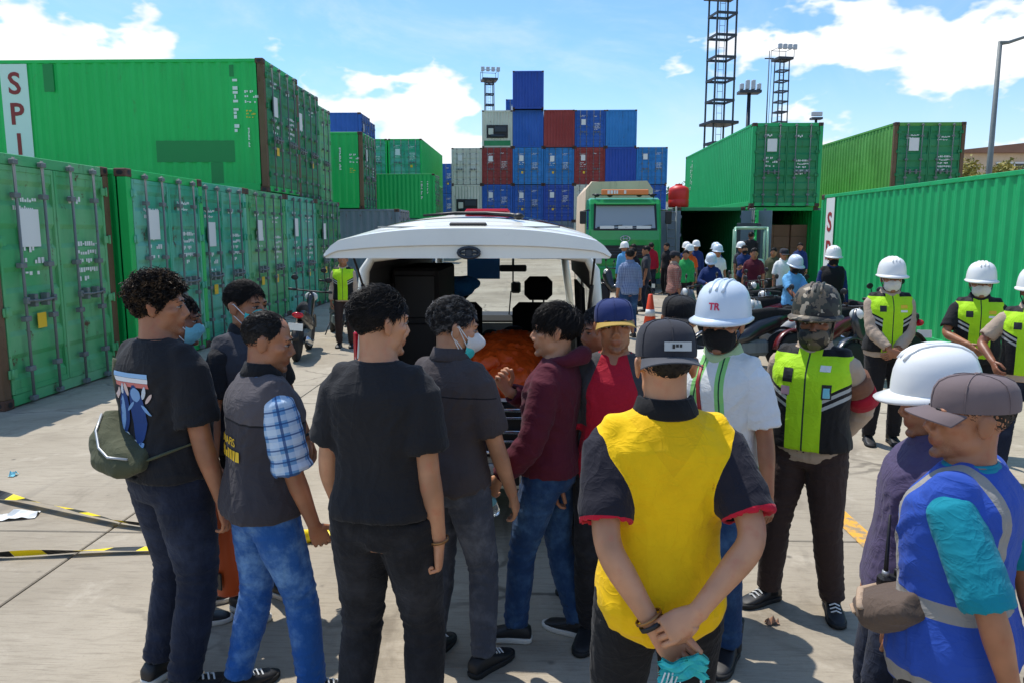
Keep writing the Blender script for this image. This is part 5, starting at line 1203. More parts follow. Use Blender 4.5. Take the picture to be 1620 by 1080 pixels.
def wheel(par, loc, r, w, n=28, axis='x'):
    b = MB(); pr = [(r*.62, -w/2), (r*.92, -w/2), (r, -w*.32), (r, w*.32), (r*.92, w/2), (r*.62, w/2)]; b.lathe(pr, n)
    b.v = [((v[2], v[0], v[1]) if axis == 'x' else (v[0], v[2], v[1])) for v in b.v]; o = ob('wheel', b, M['rubber'], par, loc)
    b = MB(); b.lathe([(0, -w*.30), (r*.2, -w*.34), (r*.52, -w*.22), (r*.62, -w*.42), (r*.625, w*.42), (r*.52, w*.22), (r*.2, w*.34), (0, w*.30)], n); b.v = [((v[2], v[0], v[1]) if axis == 'x' else (v[0], v[2], v[1])) for v in b.v]; ob('rim', b, M['silver'], o); return o
M['lining'] = MT('dark grey van lining', lin((72,72,72)), .8).m
def van():
    t = thing('white_van', 'white van with its tailgate raised, seen from behind', 'van', (-.37, 4.80, 0))
    ZS = [(.36,.77),(.60,.80),(1.00,.805),(1.08,.80),(1.62,.755),(1.76,.745),(1.845,.70),(1.88,.55),(1.90,.0)]
    YS = [0.0,.06,.13,1.20,1.30,1.36,2.30,2.38,2.44,3.05]
    win = [(.13,1.20),(1.36,2.30),(2.44,3.05)]
    for name, mat, k in (('shell', M['vanwhite'], 1.0), ('inner_lining', M['lining'], .955)):
        b = MB()
        for sg in (-1, 1):
            for i in range(len(YS)-1):
                for j in range(len(ZS)-1):
                    if j == 3 and any(a <= YS[i] and YS[i+1] <= c for a, c in win): continue
                    y0, y1 = YS[i], YS[i+1]; (z0, x0), (z1, x1) = ZS[j], ZS[j+1]; dz = -.02 if k < 1 else 0
                    q = [(sg*x0*k, y0, z0), (sg*x0*k, y1, z0), (sg*x1*k, y1, z1+dz*(j > 4)), (sg*x1*k, y0, z1+dz*(j > 4))]; b.add(q if sg > 0 else q[::-1], [(0,1,2,3)], 0, True)
        ob(name, b, mat, t)
    for sg in (-1, 1):
        for a, c in win:
            q = [(sg*.797, a, 1.08), (sg*.797, c, 1.08), (sg*.753, c, 1.62), (sg*.753, a, 1.62)]; b = MB(); b.add(q, [(0,1,2,3)]); ob('side_window', b, M['tint'], t)
        b = MB(); b.tube([(sg*.775, -.005, .62), (sg*.775, -.005, 1.08), (sg*.742, .0, 1.60), (sg*.73, .01, 1.76), (sg*.68, .02, 1.84), (sg*.5, .02, 1.862), (0, .02, 1.87)], [.042,.040,.036,.034,.03,.028,.026], 10, flat=.8); ob('rear_pillar', b, M['vanwhite'], t)
        b = MB(); b.box((min(sg*.735, sg*.81), -.03, .92), (max(sg*.735, sg*.81), .07, 1.38), 0, .02); ob('tail_lamp', b, M['lampred'], t)
        # curtains
        G = [[(sg*(.70-.05*(z-1.0)+.012*math.sin(y*48)), y, z) for y in np.linspace(.10, 1.15 if sg > 0 else 2.2, 40)] for z in (1.0, 1.3, 1.64)]; b = MB(); b.grid(G); ob('curtain', b, M['blk_cloth'], t)
    b = MB(); b.box((-.76, .02, .56), (.76, 3.3, .62)); ob('floor', b, M['trim'], t)
    b = MB(); b.box((-.80, -.12, .36), (.80, .05, .585), 0, .05); b.box((-.62, -.125, .50), (.62, -.05, .60), 0, .02); ob('rear_bumper', b, M['vanwhite'], t)
    b = MB(); b.box((-.26, -.128, .40), (.26, -.118, .50)); ob('number_plate', b, M['black'], t)
    # nose, dash, windscreen
    b = MB(); b.prism([(3.02,.36),(3.95,.36),(4.02,.62),(3.92,.92),(3.62,1.07),(3.02,1.07)], -.78, .78, 'x'); ob('nose', b, M['vanwhite'], t)
    b = MB(); b.box((-.74, 3.05, .98), (.74, 3.55, 1.14), 0, .05); ob('dashboard', b, M['trim'], t)
    q = [(-.74, 3.62, 1.07), (.74, 3.62, 1.07), (.62, 3.08, 1.80), (-.62, 3.08, 1.80)]; b = MB(); b.add(q, [(0,1,2,3)]); ob('windscreen', b, M['glass'], t)
    for sg in (-1, 1): b = MB(); b.tube([(sg*.76, 3.64, 1.06), (sg*.64, 3.08, 1.80)], .04, 8); ob('front_pillar', b, M['vanwhite'], t)
    b = MB(); b.box((-.62, 3.0, 1.78), (.62, 3.1, 1.90), 0, .02); ob('windscreen_header', b, M['vanwhite'], t)
    b = MB(); b.box((-.02, 3.00, 1.60), (.26, 3.03, 1.67), 0, .012); b.tube([(.12, 3.02, 1.66), (.12, 3.1, 1.78)], .012, 6); ob('rear_view_mirror', b, M['black'], t)
    b = MB(); b.box((.10, 2.98, 1.38), (.20, 3.02, 1.50), 0, .02); b.tube([(.12, 3.0, 1.5), (.12, 3.02, 1.62)], .008, 6); b.tube([(.1, 3.0, 1.4), (.07, 3.2, 1.12)], .007, 6); ob('dash_camera', b, M['black'], t)
    b = MB(); b.box((-.36, 3.10, 1.52), (-.02, 3.115, 1.74)); ob('windscreen_sticker', b, MT('blue sticker', lin((60,140,220)), .5).m, t)
    for sx in (-.38, .38):
        s_ = ob('front_seat', MB().box((sx-.25, 2.22, .66), (sx+.25, 2.72, .86), 0, .06).box((sx-.24, 2.14, .80), (sx+.24, 2.28, 1.36), 0, .06), M['seat'], t)
        ob('headrest', MB().box((sx-.13, 2.15, 1.38), (sx+.13, 2.26, 1.60), 0, .05).tube([(sx-.05, 2.2, 1.3), (sx-.05, 2.2, 1.42)], .008, 6).tube([(sx+.05, 2.2, 1.3), (sx+.05, 2.2, 1.42)], .008, 6), M['seat'], s_)
    th = np.linspace(0, 2*math.pi, 25); b = MB(); b.tube([(.38+.18*math.cos(a), 2.98+.06*math.sin(a), 1.08+.17*math.sin(a)) for a in th], .014, 8, cap=False); b.tube([(.2, 2.98, 1.08), (.56, 2.98, 1.08)], .012, 6); b.tube([(.38, 2.98, 1.08), (.38, 3.2, 1.02)], .03, 8); ob('steering_wheel', b, M['black'], t)
    for sx in (-.70, .70):
        for yy in (.62, 3.25): wheel(t, (sx, yy, .29), .29, .18)
    # raised tailgate
    def gate(u, v, top):
        hw = .70+.055*v; x = u*hw; y = .02-v*.84-.02*(1-u*u)*v; zb = 1.885-.02*v+.012*math.sin(v*3.1)
        th = (.072+.122*(1-abs(u)**2.6)*(.72+.55*(1-v)*math.sin(min(1, (1-v)*1.6)*math.pi*.5)))
        if top:
            e = 1-max(0, abs(u)-.93)/.07*.7; z = zb+th*e*(1 if v > .06 else .75+v*4)
            if v > .93: z -= (v-.93)**2*6*th
            return (x, y, z)
        return (x*.985, y+.004, zb-.012*math.sin(math.pi*v))
    U, Vv = np.linspace(-1, 1, 41), np.concatenate([np.linspace(0, .9, 17), np.linspace(.92, 1, 6)])
    top = np.array([[gate(u, v, True) for u in U] for v in Vv]); bot = np.array([[gate(u, v, False) for u in U] for v in Vv])
    for v in range(len(Vv)):
        for cr in (.55, .80): top[v, :, 2] -= .004*math.exp(-((Vv[v]-cr)/.02)**2)
    b = MB(); b.grid(top[:, ::-1]); b.grid(bot); lip = top[-1]*.5+bot[-1]*.5; lip = top[-1]*.45+bot[-1]*.55; lip[:, 1] -= .012
    b.grid(np.array([top[-1], lip])[:, ::-1]); b.grid(np.array([lip+np.array([0, .018, -.006]), bot[-1]])[:, ::-1]); b.grid(np.array([lip, lip+np.array([0, .018, -.006])])[:, ::-1]); b.grid(np.stack([top[:, 0], bot[:, 0]])); b.grid(np.stack([bot[:, -1], top[:, -1]])); b.grid(np.array([bot[0], top[0]])[:, ::-1])
    tg = ob('tailgate', b, M['vanwhite'], t)
    gl = MB(); P = np.array([[np.array(gate(u, v, True))+np.array([0, 0, .004]) for u in np.linspace(-.80, .80, 25)] for v in np.linspace(.12, .48, 8)]); gl.grid(P[:, ::-1]); ob('rear_window', gl, M['darkglass'], tg)
    b = MB(); P = [np.array(gate(u, v, True))+np.array([0, 0, .025]) for u, v in ((.36, .56), (.30, .50), (.1, .44), (-.15, .43), (-.40, .47))]; b.tube(P, [.016,.013,.011,.010,.008], 6); b.ell(tuple(P[0]), (.03, .03, .02)); ob('wiper', b, M['black'], tg)
    c = np.array(gate(.07, .06, True)); ob('brake_light', MB().box((c[0]-.13, c[1]-.04, c[2]+.004), (c[0]+.15, c[1]+.03, c[2]+.038), 0, .014), M['lampred'], tg)
    c = np.array(gate(0, .86, True)); ob('handle', MB().box((-.10, c[1]-.02, c[2]-.004), (.10, c[1]+.02, c[2]+.016), 0, .008), M['trim'], tg)
    for sx in (-.34, .34): c = np.array(gate(sx/.74, .84, True)); ob('garnish_line', MB().box((sx-.15, c[1]-.006, c[2]-.002), (sx+.15, c[1]+.006, c[2]+.006), 0, .002), M['galv'], tg)
    c = np.array(gate(.02, 1, False)); lb = MB(); lb.tube([(c[0]+.055*math.cos(a), c[1]-.022, c[2]+.030+.026*math.sin(a)) for a in np.linspace(0, 2*math.pi, 17)], .009, 6, cap=False); lb.box((c[0]-.02, c[1]-.026, c[2]+.008), (c[0]+.02, c[1]-.010, c[2]+.05), 0, .006); lb.tube([(c[0]-.06, c[1]-.02, c[2]+.03), (c[0]+.06, c[1]-.02, c[2]+.03)], .007, 6); ob('latch', lb, M['steel'], tg)
    for sg in (-1, 1): b = MB(); b.tube([(sg*.70, .03, 1.50), (sg*.70, -.18, 1.68)], .013, 8); b.tube([(sg*.70, -.18, 1.68), (sg*.70, -.42, 1.88)], .007, 8); ob('gas_strut', b, M['black'], t)
    return t
van()
# load of the van
b = MB(); b.box((-.30, 0, 0), (.36, 1.5, .36), 0, .02); tr = thing('equipment_trolley', 'black trolley with silver rails at the rear of the van', 'trolley', (-.28, 4.62, .60)); ob('base', b, M['black'], tr)
for k, z in enumerate((.04, .11, .17, .26, .31)): ob('rail', MB().tube([(-.30, -.016, z), (.36, -.016, z)], .010 if k % 2 else .014, 8), M['chrome'], tr)
ob('foot_plate', MB().box((-.2, -.05, -.10), (.3, .0, -.03), 0, .01), M['silver'], tr); ob('paper_tag', MB().box((-.02, -.02, .365), (.10, .05, .372)), M['wht'], tr)
mb = MB(); rs = np.random.RandomState(5)
polytube(mb, [(-.02, 0, .09), (-.02, .15, .12), (0, .5, .15), (.02, .9, .16), (0, 1.35, .13), (0, 1.55, .10)], [.05, .19, .26, .28, .24, .08], 18, .36); polytube(mb, [(-.26, .05, .05), (0, .02, .07), (.30, .06, .05)], [.05, .085, .06], 12)
for k in range(7): mb.ell((rs.uniform(-.18, .18), rs.uniform(.1, 1.2), .16+rs.uniform(0, .04)), (.09, .14, .04))
me = remeshed(mb, .013, 2, 1, 'bag'); co = getco(me); no = getno(me); w = 1-np.abs(pnoise(co*np.array([8, 6, 8.])+pnoise(co*4)[:, None]*1.2))*2.6; w2 = 1-np.abs(pnoise(co*np.array([17, 15, 17.])+3+pnoise(co*7)[:, None]*.8))*2.6; setco(me, co+no*(.030*np.clip(w, -.5, 1)**3+.012*np.clip(w2, -.5, 1)**3)[:, None])
t_ = MT('orange tarpaulin', lin((228,88,24)), .45); tag(ob('orange_bag', me, t_.m, None, (-.20, 4.72, .98)), 'crumpled orange tarpaulin bag lying in the back of the van', 'bag')
mb = MB(); mb.ell((0, 0, 0), (.22, .16, .10)); mb.ell((.1, .05, .03), (.16, .12, .08)); mb.ell((-.12, 0, -.03), (.14, .12, .08)); me = remeshed(mb, .012, 3, 1, 'cloth'); co = getco(me); no = getno(me); setco(me, co+no*(.014*pnoise(co*14))[:, None]); tag(ob('blue_cloth', me, fabric('bright blue cloth', lin((70,160,240))), None, (-.78, 6.95, 1.50)), 'bright blue cloth bundle on top of the front seat inside the van', 'cloth')

cb = thing('dark_filler_box', 'dark cabinet added along the left side inside the van', 'filler', (-.92, 5.5, .62)); ob('filler_core', MB().box((-.14, 0, 0), (.20, 1.1, 1.12), 0, .02), M['trim'], cb)  # invented dark block, put in to darken the left of the interior view
for k in range(3): ob('filler_front', MB().box((-.12, -.015, .06+k*.35), (.18, .0, .37+k*.35), 0, .01), M['black'], cb)
mb = MB(); mb.box((-.22, 0, 0), (.22, .5, .42), 0, .05); mb.ell((.1, .2, .46), (.12, .16, .10)); mb.ell((-.1, .25, .44), (.1, .14, .08)); me = remeshed(mb, .014, 3, 1, 'bag'); co = getco(me); no = getno(me); setco(me, co+no*(.012*pnoise(co*12))[:, None]); tag(ob('equipment_bag', me, M['blk_cloth'], None, (-.30, 6.35, .64)), 'black equipment bag behind the orange tarpaulin inside the van', 'bag')
# green lorry facing the camera
M['truckgreen'] = carpaint('green lorry paint', lin((12,150,66))); M['tarp'] = paint('beige tarpaulin', lin((206,184,158)), .75, .3, .05, .2)
def lorry():
    t = thing('green_lorry', 'green lorry with beige covered load facing the camera', 'lorry', (2.98, 26.2, 0))
    prof = [(0.0, .62), (-.03, 1.0), (-.05, 1.75), (-.02, 2.1), (.22, 2.95), (.34, 3.12), (.6, 3.18), (1.75, 3.18), (1.9, 3.05), (1.9, .62)]
    b = MB(); n = len(prof); xs = [-1.22, -1.16, 1.16, 1.22]
    def row(x, k): return [(x, y+(1-k)*.06*(1 if y < 1 else -1), z-(1-k)*.05*(z > 3)) for y, z in prof]
    G = np.array([row(-1.22, 0), row(-1.16, 1), row(1.16, 1), row(1.22, 0)]); b.grid(G, 0, False); b.add(G[0], [tuple(range(n))]); b.add(G[3], [tuple(range(n))[::-1]]); ob('cab', b, M['truckgreen'], t)
    fy = lambda z: np.interp(z, [2.1, 2.95], [-.02, .22])
    b = MB(); q = [(-1.02, fy(2.14)-.012, 2.14), (1.02, fy(2.14)-.012, 2.14), (.98, fy(2.9)-.012, 2.9), (-.98, fy(2.9)-.012, 2.9)]; b.add(q, [(0,1,2,3)]); ws = ob('windscreen', b, MT('reflection grey lorry windscreen', lin((150,158,162)), .14, spec=.8).m, t)  # pale grey base colour stands in for the reflection on the glass
    b = MB()
    for x0, x1, z0, z1 in ((-1.08, 1.08, 2.06, 2.14), (-1.06, 1.06, 2.9, 2.97)): b.add([(x0, fy(z0)-.014, z0), (x1, fy(z0)-.014, z0), (x1, fy(z1)-.014, z1), (x0, fy(z1)-.014, z1)], [(0,1,2,3)])
    for sg in (-1, 1): b.add([(sg*1.08, fy(2.1)-.013, 2.1), (sg*1.02, fy(2.1)-.013, 2.1), (sg*.98, fy(2.94)-.013, 2.94), (sg*1.06, fy(2.94)-.013, 2.94)], [(0,1,2,3)])
    ob('windscreen_seal', b, M['black'], ws)
    for x0, x1 in ((-.95, -.1), (.0, .9)): b = MB(); b.tube([(x0, -.03, 2.16), (x1, .0, 2.24)], .018, 6); ob('wiper', b, M['black'], ws)
    for sx in (-.62, 0, .62): ob('fold_paper', MB().box((sx-.24, -.045, 2.12), (sx+.24, -.03, 2.22)), M['wht'], ws)
    ob('grille', MB().box((-.98, -.075, 1.12), (.98, -.03, 1.56), 0, .02), M['black'], t)
    for z in (1.24, 1.33, 1.42): ob('grille_bar', MB().box((-.8, -.09, z), (.8, -.07, z+.03)), M['steel'], t)
    th = np.linspace(0, 2*math.pi, 21); b = MB(); b.tube([(.16*math.cos(a), -.075, 1.78+.10*math.sin(a)) for a in th], .016, 6, cap=False); b.tube([(-.1, -.075, 1.78), (.1, -.075, 1.78)], .014, 6); b.tube([(-.06, -.075, 1.70), (-.06, -.075, 1.86)], .012, 6); b.tube([(.06, -.075, 1.70), (.06, -.075, 1.86)], .012, 6); ob('emblem', b, M['chrome'], t)
    ob('bumper', MB().box((-1.23, -.16, .42), (1.23, .02, .85), 0, .05), M['truckgreen'], t)
    for sg in (-1, 1):
        ob('headlight', MB().box((sg*.95-.17, -.085, .93), (sg*.95+.17, -.02, 1.14), 0, .03), M['lampwhite'], t)
        b = MB(); b.tube([(sg*1.2, .1, 2.75), (sg*1.42, -.05, 2.72)], .02, 6); b.box((sg*1.44-.11, -.09, 2.28), (sg*1.44+.11, -.03, 2.72), 0, .03); ob('wing_mirror', b, M['black'], t)
        ob('side_window', MB().box((sg*1.222-.004, .4, 2.1), (sg*1.222+.004, 1.3, 2.8)), M['darkglass'], t)
        for yy in (.95, 5.2, 6.5): wheel(t, (sg*1.02, yy, .5), .5, .32)
    ob('roof_sign', MB().box((-.80, .25, 3.27), (.80, .40, 3.45), 0, .02), MT('orange sign board', lin((232,132,72)), .6).m, t); b = marks(1, 1.2, .12, 21); o = kind(ob('lettering', b, M['wht'], t, (-.6, .245, 3.30)), 'stuff')
    b = MB(); [b.tube([(x, .5, 3.17), (x, .45, 3.3)], .02, 6) for x in (-1, 1)]; b.tube([(-1.1, .45, 3.28), (1.1, .45, 3.28)], .03, 6); [b.ell((x, .42, 3.26), (.1, .06, .06)) for x in (-.95, -.5, .5, .95)]; ob('roof_rack', b, M['black'], t)
    ob('visor', MB().box((-1.0, .03, 2.93), (1.0, .25, 2.99), 0, .02), M['truckgreen'], t)
    b = MB(); G = []
    for y in np.linspace(2.1, 8.4, 12):
        G.append([(x, y, z) for x, z in ((-1.24, 1.15), (-1.25, 2.4), (-1.22, 3.55), (-1.0, 3.82+.05*math.sin(y*3)), (0, 3.88+.04*math.sin(y*2)), (1.0, 3.82+.04*math.cos(y*3)), (1.22, 3.55), (1.25, 2.4), (1.24, 1.15))])
    b.grid(np.array(G), 0, False); b.add(G[0], [tuple(range(9))[::-1]]); b.add(G[-1], [tuple(range(9))]); ob('covered_load', b, M['tarp'], t); ob('chassis', MB().box((-.5, .5, .55), (.5, 8.4, .9)), M['steel'], t); ob('load_bed', MB().box((-1.24, 2.05, .95), (1.24, 8.45, 1.15), 0, .02), M['truckgreen'], t)
lorry()

# forklift seen from behind
def forklift():
    t = thing('forklift', 'pale green forklift with overhead guard in front of the open container', 'forklift', (6.55, 23.6, 0), R_(-12)); gm = carpaint('pale green forklift paint', lin((150,190,160)))
    ob('counterweight', MB().box((-.52, 0, .35), (.52, .55, 1.0), 0, .12).box((-.5, .5, .3), (.5, 1.6, .8), 0, .05), gm, t); ob('hood', MB().box((-.42, .25, .95), (.42, 1.1, 1.18), 0, .06), gm, t)
    ob('operator_seat', MB().box((-.24, .75, 1.15), (.24, 1.2, 1.28), 0, .05).box((-.24, .68, 1.2), (.24, .80, 1.72), 0, .05), M['seat'], t)
    for sx in (-.48, .48): ob('guard_post', MB().tube([(sx, .3, .95), (sx, .38, 2.0), (sx, .55, 2.14)], .035, 8), gm, t); ob('guard_post', MB().tube([(sx, 1.72, .7), (sx, 1.55, 2.1)], .035, 8), gm, t)
    b = MB(); b.tube([(-.48, .55, 2.14), (.48, .55, 2.14)], .035, 8); b.tube([(-.48, 1.55, 2.12), (.48, 1.55, 2.12)], .035, 8); [b.tube([(x, .55, 2.14), (x, 1.55, 2.12)], .025, 6) for x in (-.48, -.24, 0, .24, .48)]; ob('overhead_guard', b, gm, t)
    for sx in (-.32, .32): ob('mast_rail', MB().box((sx-.06, 1.85, .1), (sx+.06, 2.0, 2.3), 0, .01), M['steel'], t)
    ob('mast_crossbar', MB().box((-.32, 1.87, 2.2), (.32, 1.97, 2.3)).box((-.32, 1.87, 1.2), (.32, 1.97, 1.3)), M['steel'], t)
    for sx in (-.46, .46): wheel(t, (sx, .35, .26), .26, .18); wheel(t, (sx, 1.6, .32), .32, .22)
    for sx in (-.3, .3): ob('tail_lamp', MB().box((sx-.06, -.012, .82), (sx+.06, .02, .92), 0, .01), M['lampred'], t)
forklift()
p = Person('worker in dark clothes sitting on the forklift', 6.72, 24.35, rz=-12, h=1.62, lod=2, hip=(0, 0, .40), feet=((-.14, .42, 0, .55), (.14, .42, 0, .55)), skin='skin_dark', group='people in the yard beyond the van', armL=dict(hand=(-.12, .42, 1.5), pole=(-1, -.3, -.5)), armR=dict(hand=(.12, .42, 1.5), pole=(1, -.3, -.5))).body(); p.hair(M['hair_black']); p.shirt(M['blk_tee']); p.trousers(M['dark_tr']); p.shoes(M['shoe_b'], M['sole_b'])

# motorbikes
def motorbike(label, x, y, rz, paintc, lean=6, grp='parked motorbikes'):
    t = thing('motorbike', label, 'motorbike', (x, y, 0), R_(rz), grp); t.rotation_euler = (0, R_(lean), R_(rz)); pm = carpaint('motorbike paint', lin(paintc))
    for yy in (-.62, .62): wheel(t, (0, yy, .28), .28, .10, 24)
    b = MB(); P = [(0, -.72, .78), (0, -.5, .70), (0, -.2, .62), (0, .05, .50), (0, .25, .45), (0, .38, .60), (0, .46, .85), (0, .44, .98)]; b.tube(P, [(.05,.04),(.11,.09),(.13,.13),(.12,.15),(.12,.10),(.14,.07),(.15,.07),(.10,.05)], 12, up=(1, 0, 0)); ob('fairing', b, pm, t)
    ob('seat', MB().tube([(0, -.78, .83), (0, -.45, .80), (0, -.1, .76), (0, .12, .70)], [(.05,.03),(.12,.05),(.13,.05),(.08,.03)], 12, up=(1, 0, 0)), M['seat'], t)
    ob('front_mudguard', MB().tube([(0, .62+.33*math.cos(a), .28+.33*math.sin(a)) for a in np.linspace(.2, 2.3, 9)], .06, 8, flat=.35), pm, t); ob('rear_mudguard', MB().tube([(0, -.62+.33*math.cos(a), .28+.33*math.sin(a)) for a in np.linspace(.9, 2.9, 9)], .06, 8, flat=.35), M['black'], t)
    b = MB(); b.tube([(-.33, .34, 1.03), (-.12, .42, 1.02), (.12, .42, 1.02), (.33, .34, 1.03)], .014, 8); [b.tube([(sx*.36, .32, 1.035), (sx*.24, .37, 1.03)], .02, 8) for sx in (-1, 1)]; b.tube([(0, .42, 1.0), (0, .62, .3)], .03, 8); ob('handlebar', b, M['black'], t)
    for sx in (-1, 1): b = MB(); b.tube([(sx*.24, .40, 1.03), (sx*.27, .40, 1.2)], .007, 6); b.ell((sx*.28, .39, 1.23), (.06, .015, .045)); ob('mirror', b, M['black'], t)
    ob('headlight', MB().ell((0, .50, .92), (.11, .05, .08)), M['lampwhite'], t); ob('tail_lamp', MB().ell((0, -.79, .74), (.09, .04, .05)), M['lampred'], t); ob('number_plate', MB().box((-.11, -.93, .52), (.11, -.92, .63)), M['wht'], t)
    ob('engine', MB().box((-.10, -.35, .22), (.10, .15, .46), 0, .05), M['galv'], t); ob('exhaust', MB().tube([(.14, .1, .24), (.15, -.3, .25), (.16, -.78, .38)], [.02, .045, .05], 10), M['chrome'], t)
    ob('kick_stand', MB().tube([(-.12, 0, .25), (-.2, -.08, .01)], .012, 6), M['steel'], t)
motorbike('black motorbike seen from behind in front of the left container row', -3.88, 12.3, 8, (26,26,30))
motorbike('dark motorbike parked beside the lime vested officer left of the van', -3.95, 14.6, 20, (40,42,46))
motorbike('black motorbike under the man in the light blue shirt', 4.45, 13.45, 105, (30,30,34))
motorbike('black and red motorbike in front of the seated man', 3.75, 13.0, 112, (130,22,26))
motorbike('silver motorbike behind the pale helmet with red emblem', 3.95, 14.6, 100, (150,152,150))
motorbike('white motorbike with a red lamp beside the man in the blue jacket', 5.3, 14.6, 188, (210,208,204))
motorbike('black motorbike nearest behind the pale helmet with red emblem', 3.05, 11.0, 108, (28,28,32))
motorbike('white and black motorbike left of the camouflage helmet', 3.75, 11.6, 100, (196,196,192))
motorbike('dark red motorbike right behind the camouflage helmet', 4.3, 11.2, 112, (96,20,24))
motorbike('black motorbike between the blue jacket man and the clasped hands officer', 4.75, 10.4, 120, (26,28,34))
motorbike('grey motorbike behind the black cap', 3.2, 13.9, 95, (92,94,98))
motorbike('black motorbike with pale seat end in front of the forklift', 4.9, 15.9, 120, (36,36,38))
motorbike('dark motorbike beside the tailgate corner', 2.3, 21.0, 60, (34,30,30))
motorbike('dark blue motorbike right of the man in the blue jacket', 5.35, 12.2, 195, (24,32,60))
# ---------------------------------------------------------------- masts, lamp, building, trees
def lattice_mast(label, x, y, h, w0, w1, step, plat=(), lamps=None, ringw=1.25):
    t = thing('lattice_mast', label, 'mast', (x, y, 0), R_(12), 'lattice masts'); n = int(h/step)
    W = lambda z: w0+(w1-w0)*z/h
    for sx in (-1, 1):
        for sy in (-1, 1): ob('leg', MB().tube([(sx*w0/2, sy*w0/2, 0), (sx*w1/2, sy*w1/2, h)], max(.05, w0*.05), 5), M['steel'], t)
    for k in range(1, n+1):
        z = k*step; w = W(z)/2; b = MB(); b.box((-w-.05, -w-.05, z-.07), (w+.05, -w+.03, z+.07)); b.box((-w-.05, w-.03, z-.07), (w+.05, w+.05, z+.07)); b.box((-w-.05, -w+.031, z-.06), (-w+.03, w-.031, z+.06)); b.box((w-.03, -w+.031, z-.06), (w+.05, w-.031, z+.06)); ob('brace_ring', b, M['steel'], t)
    b = MB(); b.tube([(-.16, 0, 0), (-.16, 0, h)], .018, 5); b.tube([(.16, 0, 0), (.16, 0, h)], .018, 5); [b.tube([(-.16, 0, z), (.16, 0, z)], .012, 4) for z in np.arange(.4, h, .4)]; ob('ladder', b, M['galv'], t)
    for z in plat: w = W(z)/2*ringw; ob('platform', MB().box((-w, -w, z-.08), (w, w, z+.08), 0, .02), M['steel'], t)
    if lamps:
        w = W(h)*.5*lamps; ob('platform', MB().box((-w, -w, h), (w, w, h+.25), 0, .03), M['steel'], t); b = MB()
        for sx in (-1, 1): b.tube([(sx*w, -w, h+.2), (sx*w, -w, h+1.1), (sx*w, w, h+1.1), (sx*w, w, h+.2)], .03, 5); b.tube([(-w, sx*w, h+1.1), (w, sx*w, h+1.1)], .03, 5)
        ob('railing', b, M['steel'], t)
        for k in range(4): xx = -w+2*w*k/3; ob('floodlight', MB().box((xx-.2, -w-.25, h+.9), (xx+.2, -w, h+1.4), 0, .04), M['silver'], t)
lattice_mast('tall dark lattice mast rising out of the top of the photo', 10.42, 45.5, 24, 1.18, 1.12, 1.18, plat=(8.2, 15.2), ringw=1.45)
lattice_mast('far lattice mast with floodlight platform right of the tall one', 24.4, 80, 19.0, 1.25, 1.0, 1.0, lamps=1.6)
lattice_mast('small lattice mast with crown of floodlights above the container stack', -5.73, 92, 19.5, 1.1, .95, 1.2, lamps=1.9)
t = thing('floodlight_pole', 'single pole with square floodlight platform between the lattice masts', 'pole', (18.6, 70, -.5)); ob('pole', MB().tube([(0, 0, 0), (0, 0, 14.6)], [.28, .16], 8), M['steel'], t); ob('platform', MB().box((-.95, -.6, 14.6), (.95, .6, 14.85), 0, .03), M['steel'], t)
for xx in (-.75, -.25, .25, .75): ob('floodlight', MB().box((xx-.16, -.5, 14.9), (xx+.16, -.1, 15.4+.3*(abs(xx) < .5)), 0, .04), M['silver'], t)
t = thing('antenna_pole', 'thin antenna pole between the floodlight pole and the far mast', 'pole', (25.7, 89, -.5)); ob('pole', MB().tube([(0, 0, 0), (0, 0, 22.5)], [.12, .05], 6), M['steel'], t); ob('crossbar', MB().box((-.5, -.04, 21.6), (.5, .04, 21.72)), M['steel'], t); ob('cable', MB().tube([(.3, 0, 21.6), (.2, 0, 12), (0, 0, 3)], .025, 4), M['steel'], t)
t = thing('floodlight_pole', 'short distant floodlight pole above the dark green doored container', 'pole', (42.1, 120, -.6)); ob('pole', MB().tube([(0, 0, 0), (0, 0, 19.5)], [.4, .2], 8), M['steel'], t); ob('platform', MB().box((-.8, -.6, 19.5), (.8, .6, 19.8)), M['steel'], t); ob('floodlight', MB().box((-.8, -.4, 20), (.8, 0, 20.6), 0, .04), M['silver'], t)
t = thing('street_lamp', 'grey street lamp with curved arm on the far right', 'lamp', (13.92, 24.4, -.35)); ob('pole', MB().tube([(0, 0, 0), (0, 0, 4), (0, 0, 8.05)], [.11, .085, .06], 10), M['galv'], t); ob('arm', MB().tube([(-.03, 0, 8.0), (.25, 0, 8.02), (.8, 0, 8.2), (1.6, 0, 8.35)], [.07, .05, .04, .035], 8), M['galv'], t); ob('lamp_head', MB().tube([(1.55, 0, 8.34), (1.8, 0, 8.38), (2.2, 0, 8.42)], [(.05,.04),(.14,.06),(.10,.04)], 10), M['silver'], t)
# building
t = thing('beige_building', 'long beige building with dark window band at the far right', 'building', (0, 0, 0)); bw = paint('beige wall', lin((206,184,156)), .8, .3, .05, .2)
ob('wall', MB().box((37.6, 70, 0), (75, 90, 8.9)), bw, t); ob('roof', MB().prism([(37.0, 8.9), (75.5, 8.9), (75.5, 12.2), (60, 11.6), (37.0, 9.15)], 69.4, 90.5, 'y'), paint('brown roof', lin((140,104,84)), .8), t)
for k in range(8):
    x0 = 40.5+k*3.7; w = ob('window', MB().box((x0, 69.93, 7.0), (x0+3.1, 70.0, 8.0)), M['darkglass'], t); ob('window_frame', MB().box((x0-.1, 69.9, 6.85), (x0+3.2, 69.96, 7.0)).box((x0-.1, 69.9, 8.0), (x0+3.2, 69.96, 8.15)).box((x0+1.5, 69.9, 7.0), (x0+1.6, 69.95, 8.0)), M['wht'], w)
